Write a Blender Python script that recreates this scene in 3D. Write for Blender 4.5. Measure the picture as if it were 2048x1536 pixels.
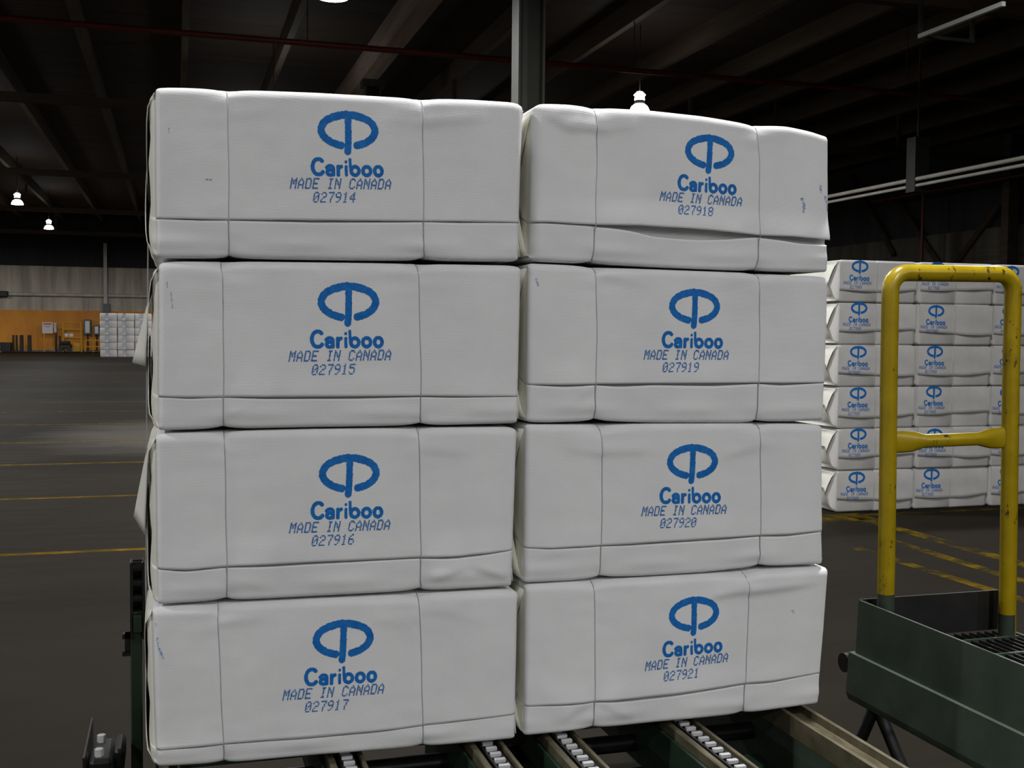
import bpy, math, random
import numpy as np
from mathutils import Matrix, Vector, noise

for _o in list(bpy.data.objects):
    bpy.data.objects.remove(_o, do_unlink=True)
scene = bpy.context.scene
COL = scene.collection

# ------------------------------------------------------------------ camera
# World axes: X runs along the front of the bale stack, Y away from the camera, Z up (metres).
CAM_YAW, CAM_PITCH, CAM_ROLL = math.radians(16.7), math.radians(-2.75), math.radians(0.55)
cam_data = bpy.data.cameras.new('camera')
cam_data.sensor_width = 36.0
cam_data.lens = 39.55
cam_data.clip_start = 0.05
cam_data.clip_end = 300.0
cam = bpy.data.objects.new('camera', cam_data)
COL.objects.link(cam)
_fw = Vector((math.sin(CAM_YAW) * math.cos(CAM_PITCH), math.cos(CAM_YAW) * math.cos(CAM_PITCH), math.sin(CAM_PITCH)))
_r = Vector((math.cos(CAM_YAW), -math.sin(CAM_YAW), 0.0))
_u = _r.cross(_fw)
_r2 = _r * math.cos(CAM_ROLL) + _u * math.sin(CAM_ROLL)
_u2 = _u * math.cos(CAM_ROLL) - _r * math.sin(CAM_ROLL)
_m = Matrix.Identity(4)
for _i in range(3):
    _m[_i][0], _m[_i][1], _m[_i][2] = _r2[_i], _u2[_i], -_fw[_i]
_m[2][3] = 1.5
cam.matrix_world = _m
scene.camera = cam

# ------------------------------------------------------------------ world, lamps' power, exposure
world = bpy.data.worlds.new('world')
scene.world = world
world.use_nodes = True
world.node_tree.nodes['Background'].inputs[0].default_value = (0.02, 0.02, 0.022, 1)
world.node_tree.nodes['Background'].inputs[1].default_value = 1.0
LAMP_WATTS = 400.0
LAMP_COLOR = (0.99, 0.99, 1.0)
# high bay lamps in rows along Y; those out of view are added for light
LAMP_SPOTS = ([(-5.75, y) for y in (58.3, 47.0, 35.9, 24.8, 13.7, 2.6, -8.5)] +
              [(2.14, y) for y in (56.0, 45.5, 35.7, 25.9, 16.05, 9.5, 3.0, -3.5, -13.3)] +  # includes unseen spots added to light the far wall and front bales
              [(9.45, y) for y in (58.0, 46.0, 34.2, 22.3, 10.0, -8.0, -19.0)] +  # farthest spot is hidden, added to brighten the far wall
              [(-13.6, y) for y in (62.0, 51.0, 40.0, 18.0, -4.0)])  # whole row added out of view to brighten the far end
vs = scene.view_settings
vs.view_transform = 'Standard'
vs.look = 'None'
vs.gamma = 1.0
vs.use_curve_mapping = False
vs.exposure = -0.32

rnd = random.Random(7)

# ------------------------------------------------------------------ helpers
def srgb(r, g, b):
    def f(c):
        c /= 255.0
        return c / 12.92 if c <= 0.04045 else ((c + 0.055) / 1.055) ** 2.4
    return (f(r), f(g), f(b), 1.0)

def tag(o, label=None, cat=None, group=None, kind=None):
    if label: o['label'] = label
    if cat: o['category'] = cat
    if group: o['group'] = group
    if kind: o['kind'] = kind
    return o

def empty(name, loc, label=None, cat=None, group=None):
    o = bpy.data.objects.new(name, None)
    o.empty_display_size = 0.1
    o.location = loc
    COL.objects.link(o)
    return tag(o, label, cat, group)

def link(name, me, parent=None, loc=None):
    o = bpy.data.objects.new(name, me)
    COL.objects.link(o)
    if parent is not None: o.parent = parent
    if loc is not None: o.location = loc
    return o

class MB:
    """collects verts and faces of ONE mesh object"""
    def __init__(self):
        self.v, self.f, self.sm = [], [], []
    def add(self, verts, faces, smooth=False):
        n = len(self.v)
        self.v += [tuple(float(c) for c in p) for p in verts]
        self.f += [tuple(i + n for i in q) for q in faces]
        self.sm += [smooth] * len(faces)
        return self
    def box(self, x0, x1, y0, y1, z0, z1, ch=0.0):
        if ch <= 0:
            v = [(x, y, z) for z in (z0, z1) for y in (y0, y1) for x in (x0, x1)]
            f = [(0, 2, 3, 1), (4, 5, 7, 6), (0, 1, 5, 4), (2, 6, 7, 3), (0, 4, 6, 2), (1, 3, 7, 5)]
            return self.add(v, f)
        import bmesh
        bm = bmesh.new()
        bmesh.ops.create_cube(bm, size=1.0)
        for w in bm.verts:
            w.co = Vector(((x0 + x1) / 2 + w.co.x * (x1 - x0), (y0 + y1) / 2 + w.co.y * (y1 - y0), (z0 + z1) / 2 + w.co.z * (z1 - z0)))
        bmesh.ops.bevel(bm, geom=list(bm.edges), offset=ch, segments=1, affect='EDGES')
        bm.verts.index_update()
        self.add([w.co[:] for w in bm.verts], [tuple(w.index for w in q.verts) for q in bm.faces])
        bm.free()
        return self
    def tube(self, pts, r, n=8, cap=True, smooth=True):
        pts = [Vector(p) for p in pts]
        rs = r if isinstance(r, (list, tuple)) else [r] * len(pts)
        rings = []
        ref = None
        for i, p in enumerate(pts):
            a = pts[max(i - 1, 0)]; b = pts[min(i + 1, len(pts) - 1)]
            t = (b - a).normalized()
            if ref is None:
                ref = Vector((0, 0, 1)) if abs(t.z) < 0.9 else Vector((1, 0, 0))
            u = (ref - t * ref.dot(t)).normalized()
            ref = u
            w = t.cross(u)
            rings.append([p + (u * math.cos(2 * math.pi * k / n) + w * math.sin(2 * math.pi * k / n)) * rs[i] for k in range(n)])
        v = [q[:] for g in rings for q in g]
        f = []
        for i in range(len(rings) - 1):
            for k in range(n):
                k2 = (k + 1) % n
                f.append((i * n + k, i * n + k2, (i + 1) * n + k2, (i + 1) * n + k))
        self.add(v, f, smooth)
        if cap:
            self.add([q[:] for q in rings[0]], [tuple(range(n - 1, -1, -1))])
            self.add([q[:] for q in rings[-1]], [tuple(range(n))])
        return self
    def lathe(self, prof, cx, cy, n=20, smooth=True):
        v = [(cx + r * math.cos(2 * math.pi * k / n), cy + r * math.sin(2 * math.pi * k / n), z) for r, z in prof for k in range(n)]
        f = []
        for i in range(len(prof) - 1):
            for k in range(n):
                k2 = (k + 1) % n
                f.append((i * n + k, i * n + k2, (i + 1) * n + k2, (i + 1) * n + k))
        return self.add(v, f, smooth)
    def mesh(self, name, mat):
        me = bpy.data.meshes.new(name)
        me.from_pydata(self.v, [], self.f)
        me.polygons.foreach_set('use_smooth', self.sm)
        if mat: me.materials.append(mat)
        me.update()
        return me
    def build(self, name, mat, parent=None, loc=None):
        return link(name, self.mesh(name, mat), parent, loc)

# ------------------------------------------------------------------ materials
def material(name, color, rough=0.6, metal=0.0, spec=0.5):
    m = bpy.data.materials.new(name)
    m.use_nodes = True
    b = m.node_tree.nodes['Principled BSDF']
    b.inputs['Base Color'].default_value = color
    b.inputs['Roughness'].default_value = rough
    b.inputs['Metallic'].default_value = metal
    b.inputs['Specular IOR Level'].default_value = spec
    return m

def nodes(m):
    t = m.node_tree
    return t, t.nodes, t.links, t.nodes['Principled BSDF']

def noise_node(t, coord, scale, detail=4.0, rough=0.55, stretch=(1, 1, 1)):
    mp = t.nodes.new('ShaderNodeMapping')
    mp.inputs['Scale'].default_value = stretch
    t.links.new(coord, mp.inputs['Vector'])
    n = t.nodes.new('ShaderNodeTexNoise')
    n.inputs['Scale'].default_value = scale
    n.inputs['Detail'].default_value = detail
    n.inputs['Roughness'].default_value = rough
    t.links.new(mp.outputs[0], n.inputs['Vector'])
    return n

def ramp(t, fac, stops):
    r = t.nodes.new('ShaderNodeValToRGB')
    e = r.color_ramp.elements
    while len(e) < len(stops): e.new(0.5)
    for k, (p, c) in enumerate(stops):
        e[k].position = p
        e[k].color = c
    t.links.new(fac, r.inputs[0])
    return r

def two_tone(name, c0, c1, scale, rough=0.6, metal=0.0, stretch=(1, 1, 1), lo=0.35, hi=0.65, bump=0.0, spec=0.5, detail=5.0):
    m = material(name, c0, rough, metal, spec)
    t, ns, ln, b = nodes(m)
    tc = ns.new('ShaderNodeTexCoord')
    n = noise_node(t, tc.outputs['Object'], scale, detail, 0.6, stretch)
    r = ramp(t, n.outputs[0], [(lo, c0), (hi, c1)])
    ln.new(r.outputs[0], b.inputs['Base Color'])
    if bump:
        bp = ns.new('ShaderNodeBump')
        bp.inputs['Strength'].default_value = bump
        bp.inputs['Distance'].default_value = 0.01
        ln.new(n.outputs[0], bp.inputs['Height'])
        ln.new(bp.outputs[0], b.inputs['Normal'])
    return m

M = {}
# pulp wrapper: off white ribbed sheet
def paper(name, c0, c1, rib):
    m = material(name, c0, 0.85, 0.0, 0.25)
    t, ns, ln, b = nodes(m)
    tc = ns.new('ShaderNodeTexCoord')
    n = noise_node(t, tc.outputs['Object'], 5.0, 6.0)
    r = ramp(t, n.outputs[0], [(0.3, c0), (0.7, c1)])
    ln.new(r.outputs[0], b.inputs['Base Color'])
    n2 = noise_node(t, tc.outputs['Object'], 90.0, 3.0, 0.6, (1, 1, 3.0))
    wv = ns.new('ShaderNodeTexWave')
    wv.wave_type = 'BANDS'; wv.bands_direction = 'Z'
    wv.inputs['Scale'].default_value = 110.0
    wv.inputs['Distortion'].default_value = 0.15
    wv.inputs['Detail'].default_value = 1.0
    ln.new(tc.outputs['Object'], wv.inputs['Vector'])
    a = ns.new('ShaderNodeMath'); a.operation = 'MULTIPLY_ADD'
    a.inputs[1].default_value = rib
    ln.new(wv.outputs['Fac'], a.inputs[0]); 
    s = ns.new('ShaderNodeMath'); s.operation = 'MULTIPLY'; s.inputs[1].default_value = 0.6
    ln.new(n2.outputs[0], s.inputs[0]); ln.new(s.outputs[0], a.inputs[2])
    bp = ns.new('ShaderNodeBump')
    bp.inputs['Strength'].default_value = 0.5
    bp.inputs['Distance'].default_value = 0.0008
    ln.new(a.outputs[0], bp.inputs['Height'])
    ln.new(bp.outputs[0], b.inputs['Normal'])
    return m
M['paper'] = paper('pulp_wrapper_paper', (0.70, 0.70, 0.705, 1), (0.76, 0.76, 0.76, 1), 0.5)
M['paper_end'] = paper('pulp_end_paper', (0.66, 0.655, 0.58, 1), (0.73, 0.72, 0.64, 1), 0.2)
M['paper_warm_dim'] = paper('pulp_wrapper_paper_warm_dim', (0.52, 0.505, 0.485, 1), (0.60, 0.585, 0.56, 1), 0.2)  # dustier, and darkened to stand in for dimmer light on the back stacks
M['ink'] = two_tone('blue_ink', (0.006, 0.12, 0.42, 1), (0.012, 0.17, 0.52, 1), 60.0, 0.7, spec=0.2)
M['ink_light'] = two_tone('blue_ink_thin', (0.03, 0.13, 0.38, 1), (0.09, 0.22, 0.47, 1), 160.0, 0.7, spec=0.2)
M['ink_faded'] = two_tone('blue_ink_faded', (0.10, 0.22, 0.52, 1), (0.5, 0.55, 0.66, 1), 150.0, 0.7, spec=0.2)
M['wire'] = material('baling_wire_steel', (0.46, 0.46, 0.48, 1), 0.35, 0.2)
M['steel'] = two_tone('worn_steel', (0.10, 0.086, 0.050, 1), (0.19, 0.165, 0.105, 1), 14.0, 0.42, 0.3, (6, 1, 1))
M['bright_steel'] = two_tone('polished_chain_steel', (0.60, 0.60, 0.61, 1), (0.80, 0.80, 0.80, 1), 40.0, 0.25, 0.35)
M['greasy'] = two_tone('greasy_black_steel', (0.003, 0.003, 0.003, 1), (0.012, 0.0115, 0.0105, 1), 25.0, 0.4, 0.0)
M['green'] = two_tone('machine_green_paint', (0.032, 0.047, 0.033, 1), (0.050, 0.070, 0.050, 1), 7.0, 0.5, bump=0.05)
M['green_dark'] = two_tone('dark_green_paint', (0.012, 0.03, 0.016, 1), (0.025, 0.05, 0.03, 1), 9.0, 0.5)
M['black'] = two_tone('black_plate', (0.006, 0.006, 0.0065, 1), (0.014, 0.013, 0.012, 1), 12.0, 0.55)
M['col_green'] = two_tone('column_grey_green', (0.020, 0.0205, 0.0145, 1), (0.032, 0.032, 0.023, 1), 4.0, 0.6)

def yellow_paint():
    m = two_tone('chipped_yellow_paint', (0.34, 0.235, 0.002, 1), (0.42, 0.30, 0.005, 1), 9.0, 0.3)
    t, ns, ln, b = nodes(m)
    tc = ns.new('ShaderNodeTexCoord')
    n = noise_node(t, tc.outputs['Object'], 26.0, 5.0, 0.7, (1, 1, 0.45))
    r = ramp(t, n.outputs[0], [(0.605, (0, 0, 0, 1)), (0.64, (1, 1, 1, 1))])
    mx = ns.new('ShaderNodeMix'); mx.data_type = 'RGBA'
    old = b.inputs['Base Color'].links[0].from_socket
    ln.new(r.outputs[0], mx.inputs[0]); ln.new(old, mx.inputs[6])
    mx.inputs[7].default_value = (0.05, 0.03, 0.012, 1)
    ln.new(mx.outputs[2], b.inputs['Base Color'])
    return m
M['yellow'] = yellow_paint()
M['rail_far'] = material('far_yellow_rail', srgb(200, 150, 20), 0.5)
M['floor_line'] = None

def floor_mat():
    m = material('sealed_concrete_floor', (0.05, 0.045, 0.04, 1), 0.5, 0.0, 0.03)
    t, ns, ln, b = nodes(m)
    tc = ns.new('ShaderNodeTexCoord')
    big = noise_node(t, tc.outputs['Object'], 0.22, 6.0, 0.6, (0.6, 1.5, 1))
    r = ramp(t, big.outputs[0], [(0.32, (0.0112, 0.0092, 0.0062, 1)), (0.68, (0.0225, 0.0182, 0.0125, 1))])
    streak = noise_node(t, tc.outputs['Object'], 3.2, 6.0, 0.65, (0.3, 1.8, 1))
    r2 = ramp(t, streak.outputs[0], [(0.35, (0.82, 0.82, 0.82, 1)), (0.7, (1.18, 1.18, 1.18, 1))])
    mu = ns.new('ShaderNodeMix'); mu.data_type = 'RGBA'; mu.blend_type = 'MULTIPLY'; mu.inputs[0].default_value = 1.0
    ln.new(r.outputs[0], mu.inputs[6]); ln.new(r2.outputs[0], mu.inputs[7])
    # pale pulp dust dragged into curved tyre scuffs around (-0.6, 16.4)
    mp = ns.new('ShaderNodeMapping')
    mp.inputs['Location'].default_value = (0.1, -16.6, 0)
    mp.inputs['Rotation'].default_value = (0, 0, 0.0)
    ln.new(tc.outputs['Object'], mp.inputs['Vector'])
    wob = noise_node(t, tc.outputs['Object'], 0.8, 3.0)
    mix = ns.new('ShaderNodeMix'); mix.data_type = 'VECTOR'; mix.inputs[0].default_value = 0.35
    ln.new(mp.outputs[0], mix.inputs[4]); ln.new(wob.outputs['Color'], mix.inputs[5])
    gr = ns.new('ShaderNodeTexGradient'); gr.gradient_type = 'SPHERICAL'
    sc = ns.new('ShaderNodeMapping'); sc.inputs['Scale'].default_value = (0.75, 0.42, 1)
    ln.new(mix.outputs[1], sc.inputs['Vector']); ln.new(sc.outputs[0], gr.inputs[0])
    st = noise_node(t, tc.outputs['Object'], 1.1, 5.0, 0.7, (0.5, 1.6, 1))
    mm = ns.new('ShaderNodeMath'); mm.operation = 'MULTIPLY'
    ln.new(gr.outputs['Fac'], mm.inputs[0]); ln.new(st.outputs[0], mm.inputs[1])
    rr = ramp(t, mm.outputs[0], [(0.10, (0, 0, 0, 1)), (0.36, (0.8, 0.8, 0.8, 1))])
    m2 = ns.new('ShaderNodeMix'); m2.data_type = 'RGBA'
    ln.new(rr.outputs[0], m2.inputs[0]); ln.new(mu.outputs[2], m2.inputs[6]); m2.inputs[7].default_value = (0.085, 0.078, 0.066, 1)
    ln.new(m2.outputs[2], b.inputs['Base Color'])
    r3 = ramp(t, streak.outputs[0], [(0.3, (0.6, 0.6, 0.6, 1)), (0.7, (0.8, 0.8, 0.8, 1))])
    ln.new(r3.outputs[0], b.inputs['Roughness'])
    return m
M['floor'] = floor_mat()

def line_mat(name, c, lo, hi):
    m = material(name, c, 0.8, 0.0, 0.03)
    t, ns, ln, b = nodes(m)
    tc = ns.new('ShaderNodeTexCoord')
    n = noise_node(t, tc.outputs['Object'], 4.0, 6.0, 0.75)
    r = ramp(t, n.outputs[0], [(lo, (0, 0, 0, 1)), (hi, (1, 1, 1, 1))])
    ln.new(r.outputs[0], b.inputs['Alpha'])
    return m
M['line'] = line_mat('worn_yellow_floor_paint', (0.15, 0.088, 0.003, 1), 0.25, 0.62)
M['line_worn'] = line_mat('scuffed_yellow_floor_paint', (0.12, 0.078, 0.003, 1), 0.43, 0.62)

def deck_mat():
    m = material('dark_roof_decking', (0.03, 0.02, 0.014, 1), 0.8)
    t, ns, ln, b = nodes(m)
    tc = ns.new('ShaderNodeTexCoord')
    wv = ns.new('ShaderNodeTexWave'); wv.bands_direction = 'Y'; wv.wave_profile = 'SAW'
    wv.inputs['Scale'].default_value = 1.6
    ln.new(tc.outputs['Object'], wv.inputs['Vector'])
    n = noise_node(t, tc.outputs['Object'], 0.8, 5.0, 0.6, (0.25, 5.0, 1))
    r = ramp(t, n.outputs[0], [(0.3, (0.014, 0.008, 0.005, 1)), (0.7, (0.038, 0.020, 0.011, 1))])
    r2 = ramp(t, wv.outputs['Fac'], [(0.0, (0.5, 0.5, 0.5, 1)), (0.08, (1, 1, 1, 1))])
    mu = ns.new('ShaderNodeMix'); mu.data_type = 'RGBA'; mu.blend_type = 'MULTIPLY'; mu.inputs[0].default_value = 1.0
    ln.new(r.outputs[0], mu.inputs[6]); ln.new(r2.outputs[0], mu.inputs[7])
    ln.new(mu.outputs[2], b.inputs['Base Color'])
    return m
M['deck'] = deck_mat()
M['timber'] = two_tone('rafter_timber', (0.046, 0.030, 0.018, 1), (0.082, 0.056, 0.034, 1), 1.2, 0.75, stretch=(4, 0.3, 4))
M['timber_lamplit'] = two_tone('main_beam_timber_lamplit', (0.24, 0.18, 0.15, 1), (0.36, 0.28, 0.23, 1), 1.2, 0.75, stretch=(4, 0.3, 4))  # paler than the rafters: lamp light on the beam is put into its colour
M['girder'] = two_tone('girder_timber', (0.04, 0.026, 0.016, 1), (0.07, 0.045, 0.027, 1), 1.0, 0.75, stretch=(0.3, 4, 4))
M['red_pipe'] = two_tone('red_sprinkler_paint', (0.11, 0.013, 0.010, 1), (0.16, 0.022, 0.016, 1), 2.0, 0.5)
M['pale_pipe'] = two_tone('pale_conduit_paint', (0.42, 0.40, 0.34, 1), (0.55, 0.53, 0.46, 1), 2.0, 0.5)
M['white_steel'] = two_tone('white_painted_steel', (0.6, 0.62, 0.58, 1), (0.72, 0.74, 0.7, 1), 3.0, 0.5)
M['wall_dark'] = two_tone('dark_wall_sheeting', (0.010, 0.013, 0.012, 1), (0.02, 0.024, 0.022, 1), 1.0, 0.8, stretch=(2, 2, 0.1))
M['planks'] = two_tone('weathered_grey_planks', (0.28, 0.245, 0.195, 1), (0.62, 0.55, 0.45, 1), 1.1, 0.85, stretch=(1.6, 1.6, 0.18), lo=0.3, hi=0.72)
M['planks_dark'] = two_tone('weathered_dark_planks', (0.045, 0.04, 0.03, 1), (0.11, 0.095, 0.07, 1), 1.1, 0.85, stretch=(1.6, 1.6, 0.18))
M['orange'] = two_tone('orange_stained_plywood', (0.52, 0.18, 0.008, 1), (0.68, 0.27, 0.016, 1), 0.9, 0.6, stretch=(1, 1, 0.35))
M['black_paint'] = material('black_painted_steel', (0.008, 0.008, 0.008, 1), 0.5)
M['sign_white'] = material('sign_white', (0.62, 0.60, 0.58, 1), 0.5)
M['sign_red'] = material('sign_red', (0.45, 0.05, 0.04, 1), 0.5)
M['grey_box'] = two_tone('grey_electrical_enclosure', (0.08, 0.10, 0.12, 1), (0.12, 0.145, 0.17, 1), 5.0, 0.5)
M['concrete'] = two_tone('pale_concrete', (0.17, 0.165, 0.15, 1), (0.26, 0.25, 0.23, 1), 2.0, 0.8)
M['lamp_metal'] = material('lamp_housing', (0.5, 0.5, 0.5, 1), 0.4, 0.6)

def glow(name, c, s):
    m = material(name, (0.8, 0.8, 0.8, 1), 0.3)
    b = m.node_tree.nodes['Principled BSDF']
    b.inputs['Emission Color'].default_value = c
    b.inputs['Emission Strength'].default_value = s
    return m
M['lamp_glass'] = glow('lit_prismatic_glass', (1.0, 0.98, 0.94, 1), 18.0)
M['lamp_lens'] = glow('lit_lamp_lens', (1.0, 0.99, 0.97, 1), 14.0)

# ------------------------------------------------------------------ the hall
X_L, X_R, Y_B, Y_F, Z_DECK = -22.0, 24.0, -26.0, 70.0, 7.95
fl = MB().box(X_L, X_R, Y_B, Y_F, -0.2, 0.0).build('floor', M['floor'])
tag(fl, 'dark worn concrete warehouse floor with yellow lane lines', kind='structure')

def floor_line(x0, y0, x1, y1, w, mat, lift=0.0015):
    a, b = Vector((x0, y0, 0)), Vector((x1, y1, 0))
    d = (b - a).normalized()
    n = Vector((-d.y, d.x, 0)) * w / 2
    v = [a - n, b - n, b + n, a + n]
    mb = MB()
    mb.add([(p.x, p.y, lift) for p in v] + [(p.x, p.y, 0.0002) for p in v],
           [(0, 1, 2, 3), (4, 5, 1, 0), (5, 6, 2, 1), (6, 7, 3, 2), (7, 4, 0, 3)])
    return mb.build('floor_line', M[mat], fl)
for yy in (7.92, 10.47, 13.05, 15.5, 18.3, 21.0, 23.6):
    floor_line(-16, yy, 1.2, yy, 0.075, 'line')
floor_line(5.33, 7.95, 5.29, 4.2, 0.13, 'line_worn')
floor_line(4.97, 7.0, 4.93, 4.6, 0.10, 'line_worn')
floor_line(4.56, 6.8, 4.60, 5.0, 0.09, 'line_worn')
floor_line(4.3, 7.93, 5.45, 7.93, 0.34, 'line_worn')
floor_line(5.45, 8.02, 12.0, 8.02, 0.07, 'line_worn')

ceil = MB().box(X_L, X_R, Y_B, Y_F, Z_DECK, Z_DECK + 0.15).build('ceiling', M['deck'])
tag(ceil, 'dark timber roof deck of the warehouse', kind='structure')
# rafters along Y, one heavier beam over the column line
k = -12
while 4.42 + 2.09 * k < X_R - 0.3:
    x = 4.42 + 2.09 * k
    if x > X_L + 0.3:
        if k == 0:
            MB().box(x - 0.19, x + 0.19, Y_B, Y_F, 7.36, Z_DECK - 0.002).build('main_beam', M['timber_lamplit'], ceil)
        else:
            MB().box(x - 0.07, x + 0.07, Y_B, Y_F, 7.50, Z_DECK - 0.002).build('rafter', M['timber'], ceil)
    k += 1
for yy in (-23.0, -10.5, 2.0, 14.55, 26.8, 39.6, 52.2, 64.6):
    MB().box(X_L, X_R, yy - 0.10, yy + 0.10, 6.36, 6.55).build('girder', M['girder'], ceil)
    for q in range(-3, 3):
        x = 4.42 + 2.09 * 3 * q + 2.09
        MB().box(x - 0.05, x + 0.05, yy - 0.05, yy + 0.05, 6.55, 7.50).build('girder_post', M['girder'], ceil)

wf = MB().box(X_L, X_R, Y_F, Y_F + 0.2, 0, Z_DECK).build('wall_far', M['wall_dark'])
tag(wf, 'far end wall, dark above, grey planks, orange plywood below', kind='structure')
SF = 69.8 / 66.0
def fz(z): return 1.5 + (z - 1.5) * SF
MB().box(X_L, X_R, Y_F - 0.15, Y_F, fz(2.326), fz(4.672)).build('plank_cladding', M['planks'], wf)
MB().box(X_L, -3.6 * SF + 2.6, Y_F - 0.25, Y_F, 0.10, fz(2.326)).build('plywood_wainscot', M['orange'], wf)
MB().box(X_L, X_R, Y_F - 0.35, Y_F, 0.0, 0.10).build('concrete_curb', M['concrete'], wf)
MB().box(X_L, X_R, Y_F - 0.19, Y_F - 0.15, fz(4.66), fz(4.72)).build('cladding_rail', M['planks'], wf)
wr = MB().box(X_R, X_R + 0.2, Y_B, Y_F, 0, Z_DECK).build('wall_right', M['wall_dark'])
tag(wr, 'right side wall, dark sheeting above weathered planks', kind='structure')
MB().box(X_R - 0.12, X_R, Y_B, Y_F, 0.0, 4.75).build('plank_cladding', M['planks_dark'], wr)
for (y0, z0, y1, z1, w) in ((33.6, 6.1, 30.6, 3.2, 0.10), (27.9, 6.0, 31.2, 3.0, 0.10), (36.5, 7.3, 33.6, 4.2, 0.1)):
    MB().tube([(X_R - 0.2, y0, z0), (X_R - 0.2, y1, z1)], w, 4, smooth=False).build('wall_brace', M['timber'], wr)
for yy in (27.85, 40.3, 15.0):
    MB().box(X_R - 0.5, X_R - 0.12, yy - 0.15, yy + 0.15, 0, 7.4).build('wall_post', M['timber'], wr)
wb = MB().box(X_L, X_R, Y_B - 0.2, Y_B, 0, Z_DECK).build('wall_back', M['planks'])
tag(wb, 'rear wall of the warehouse behind the camera', kind='structure')
wl = MB().box(X_L - 0.2, X_L, Y_B, Y_F, 0, Z_DECK).build('wall_left', M['planks'])
tag(wl, 'left side wall of the warehouse', kind='structure')

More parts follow.
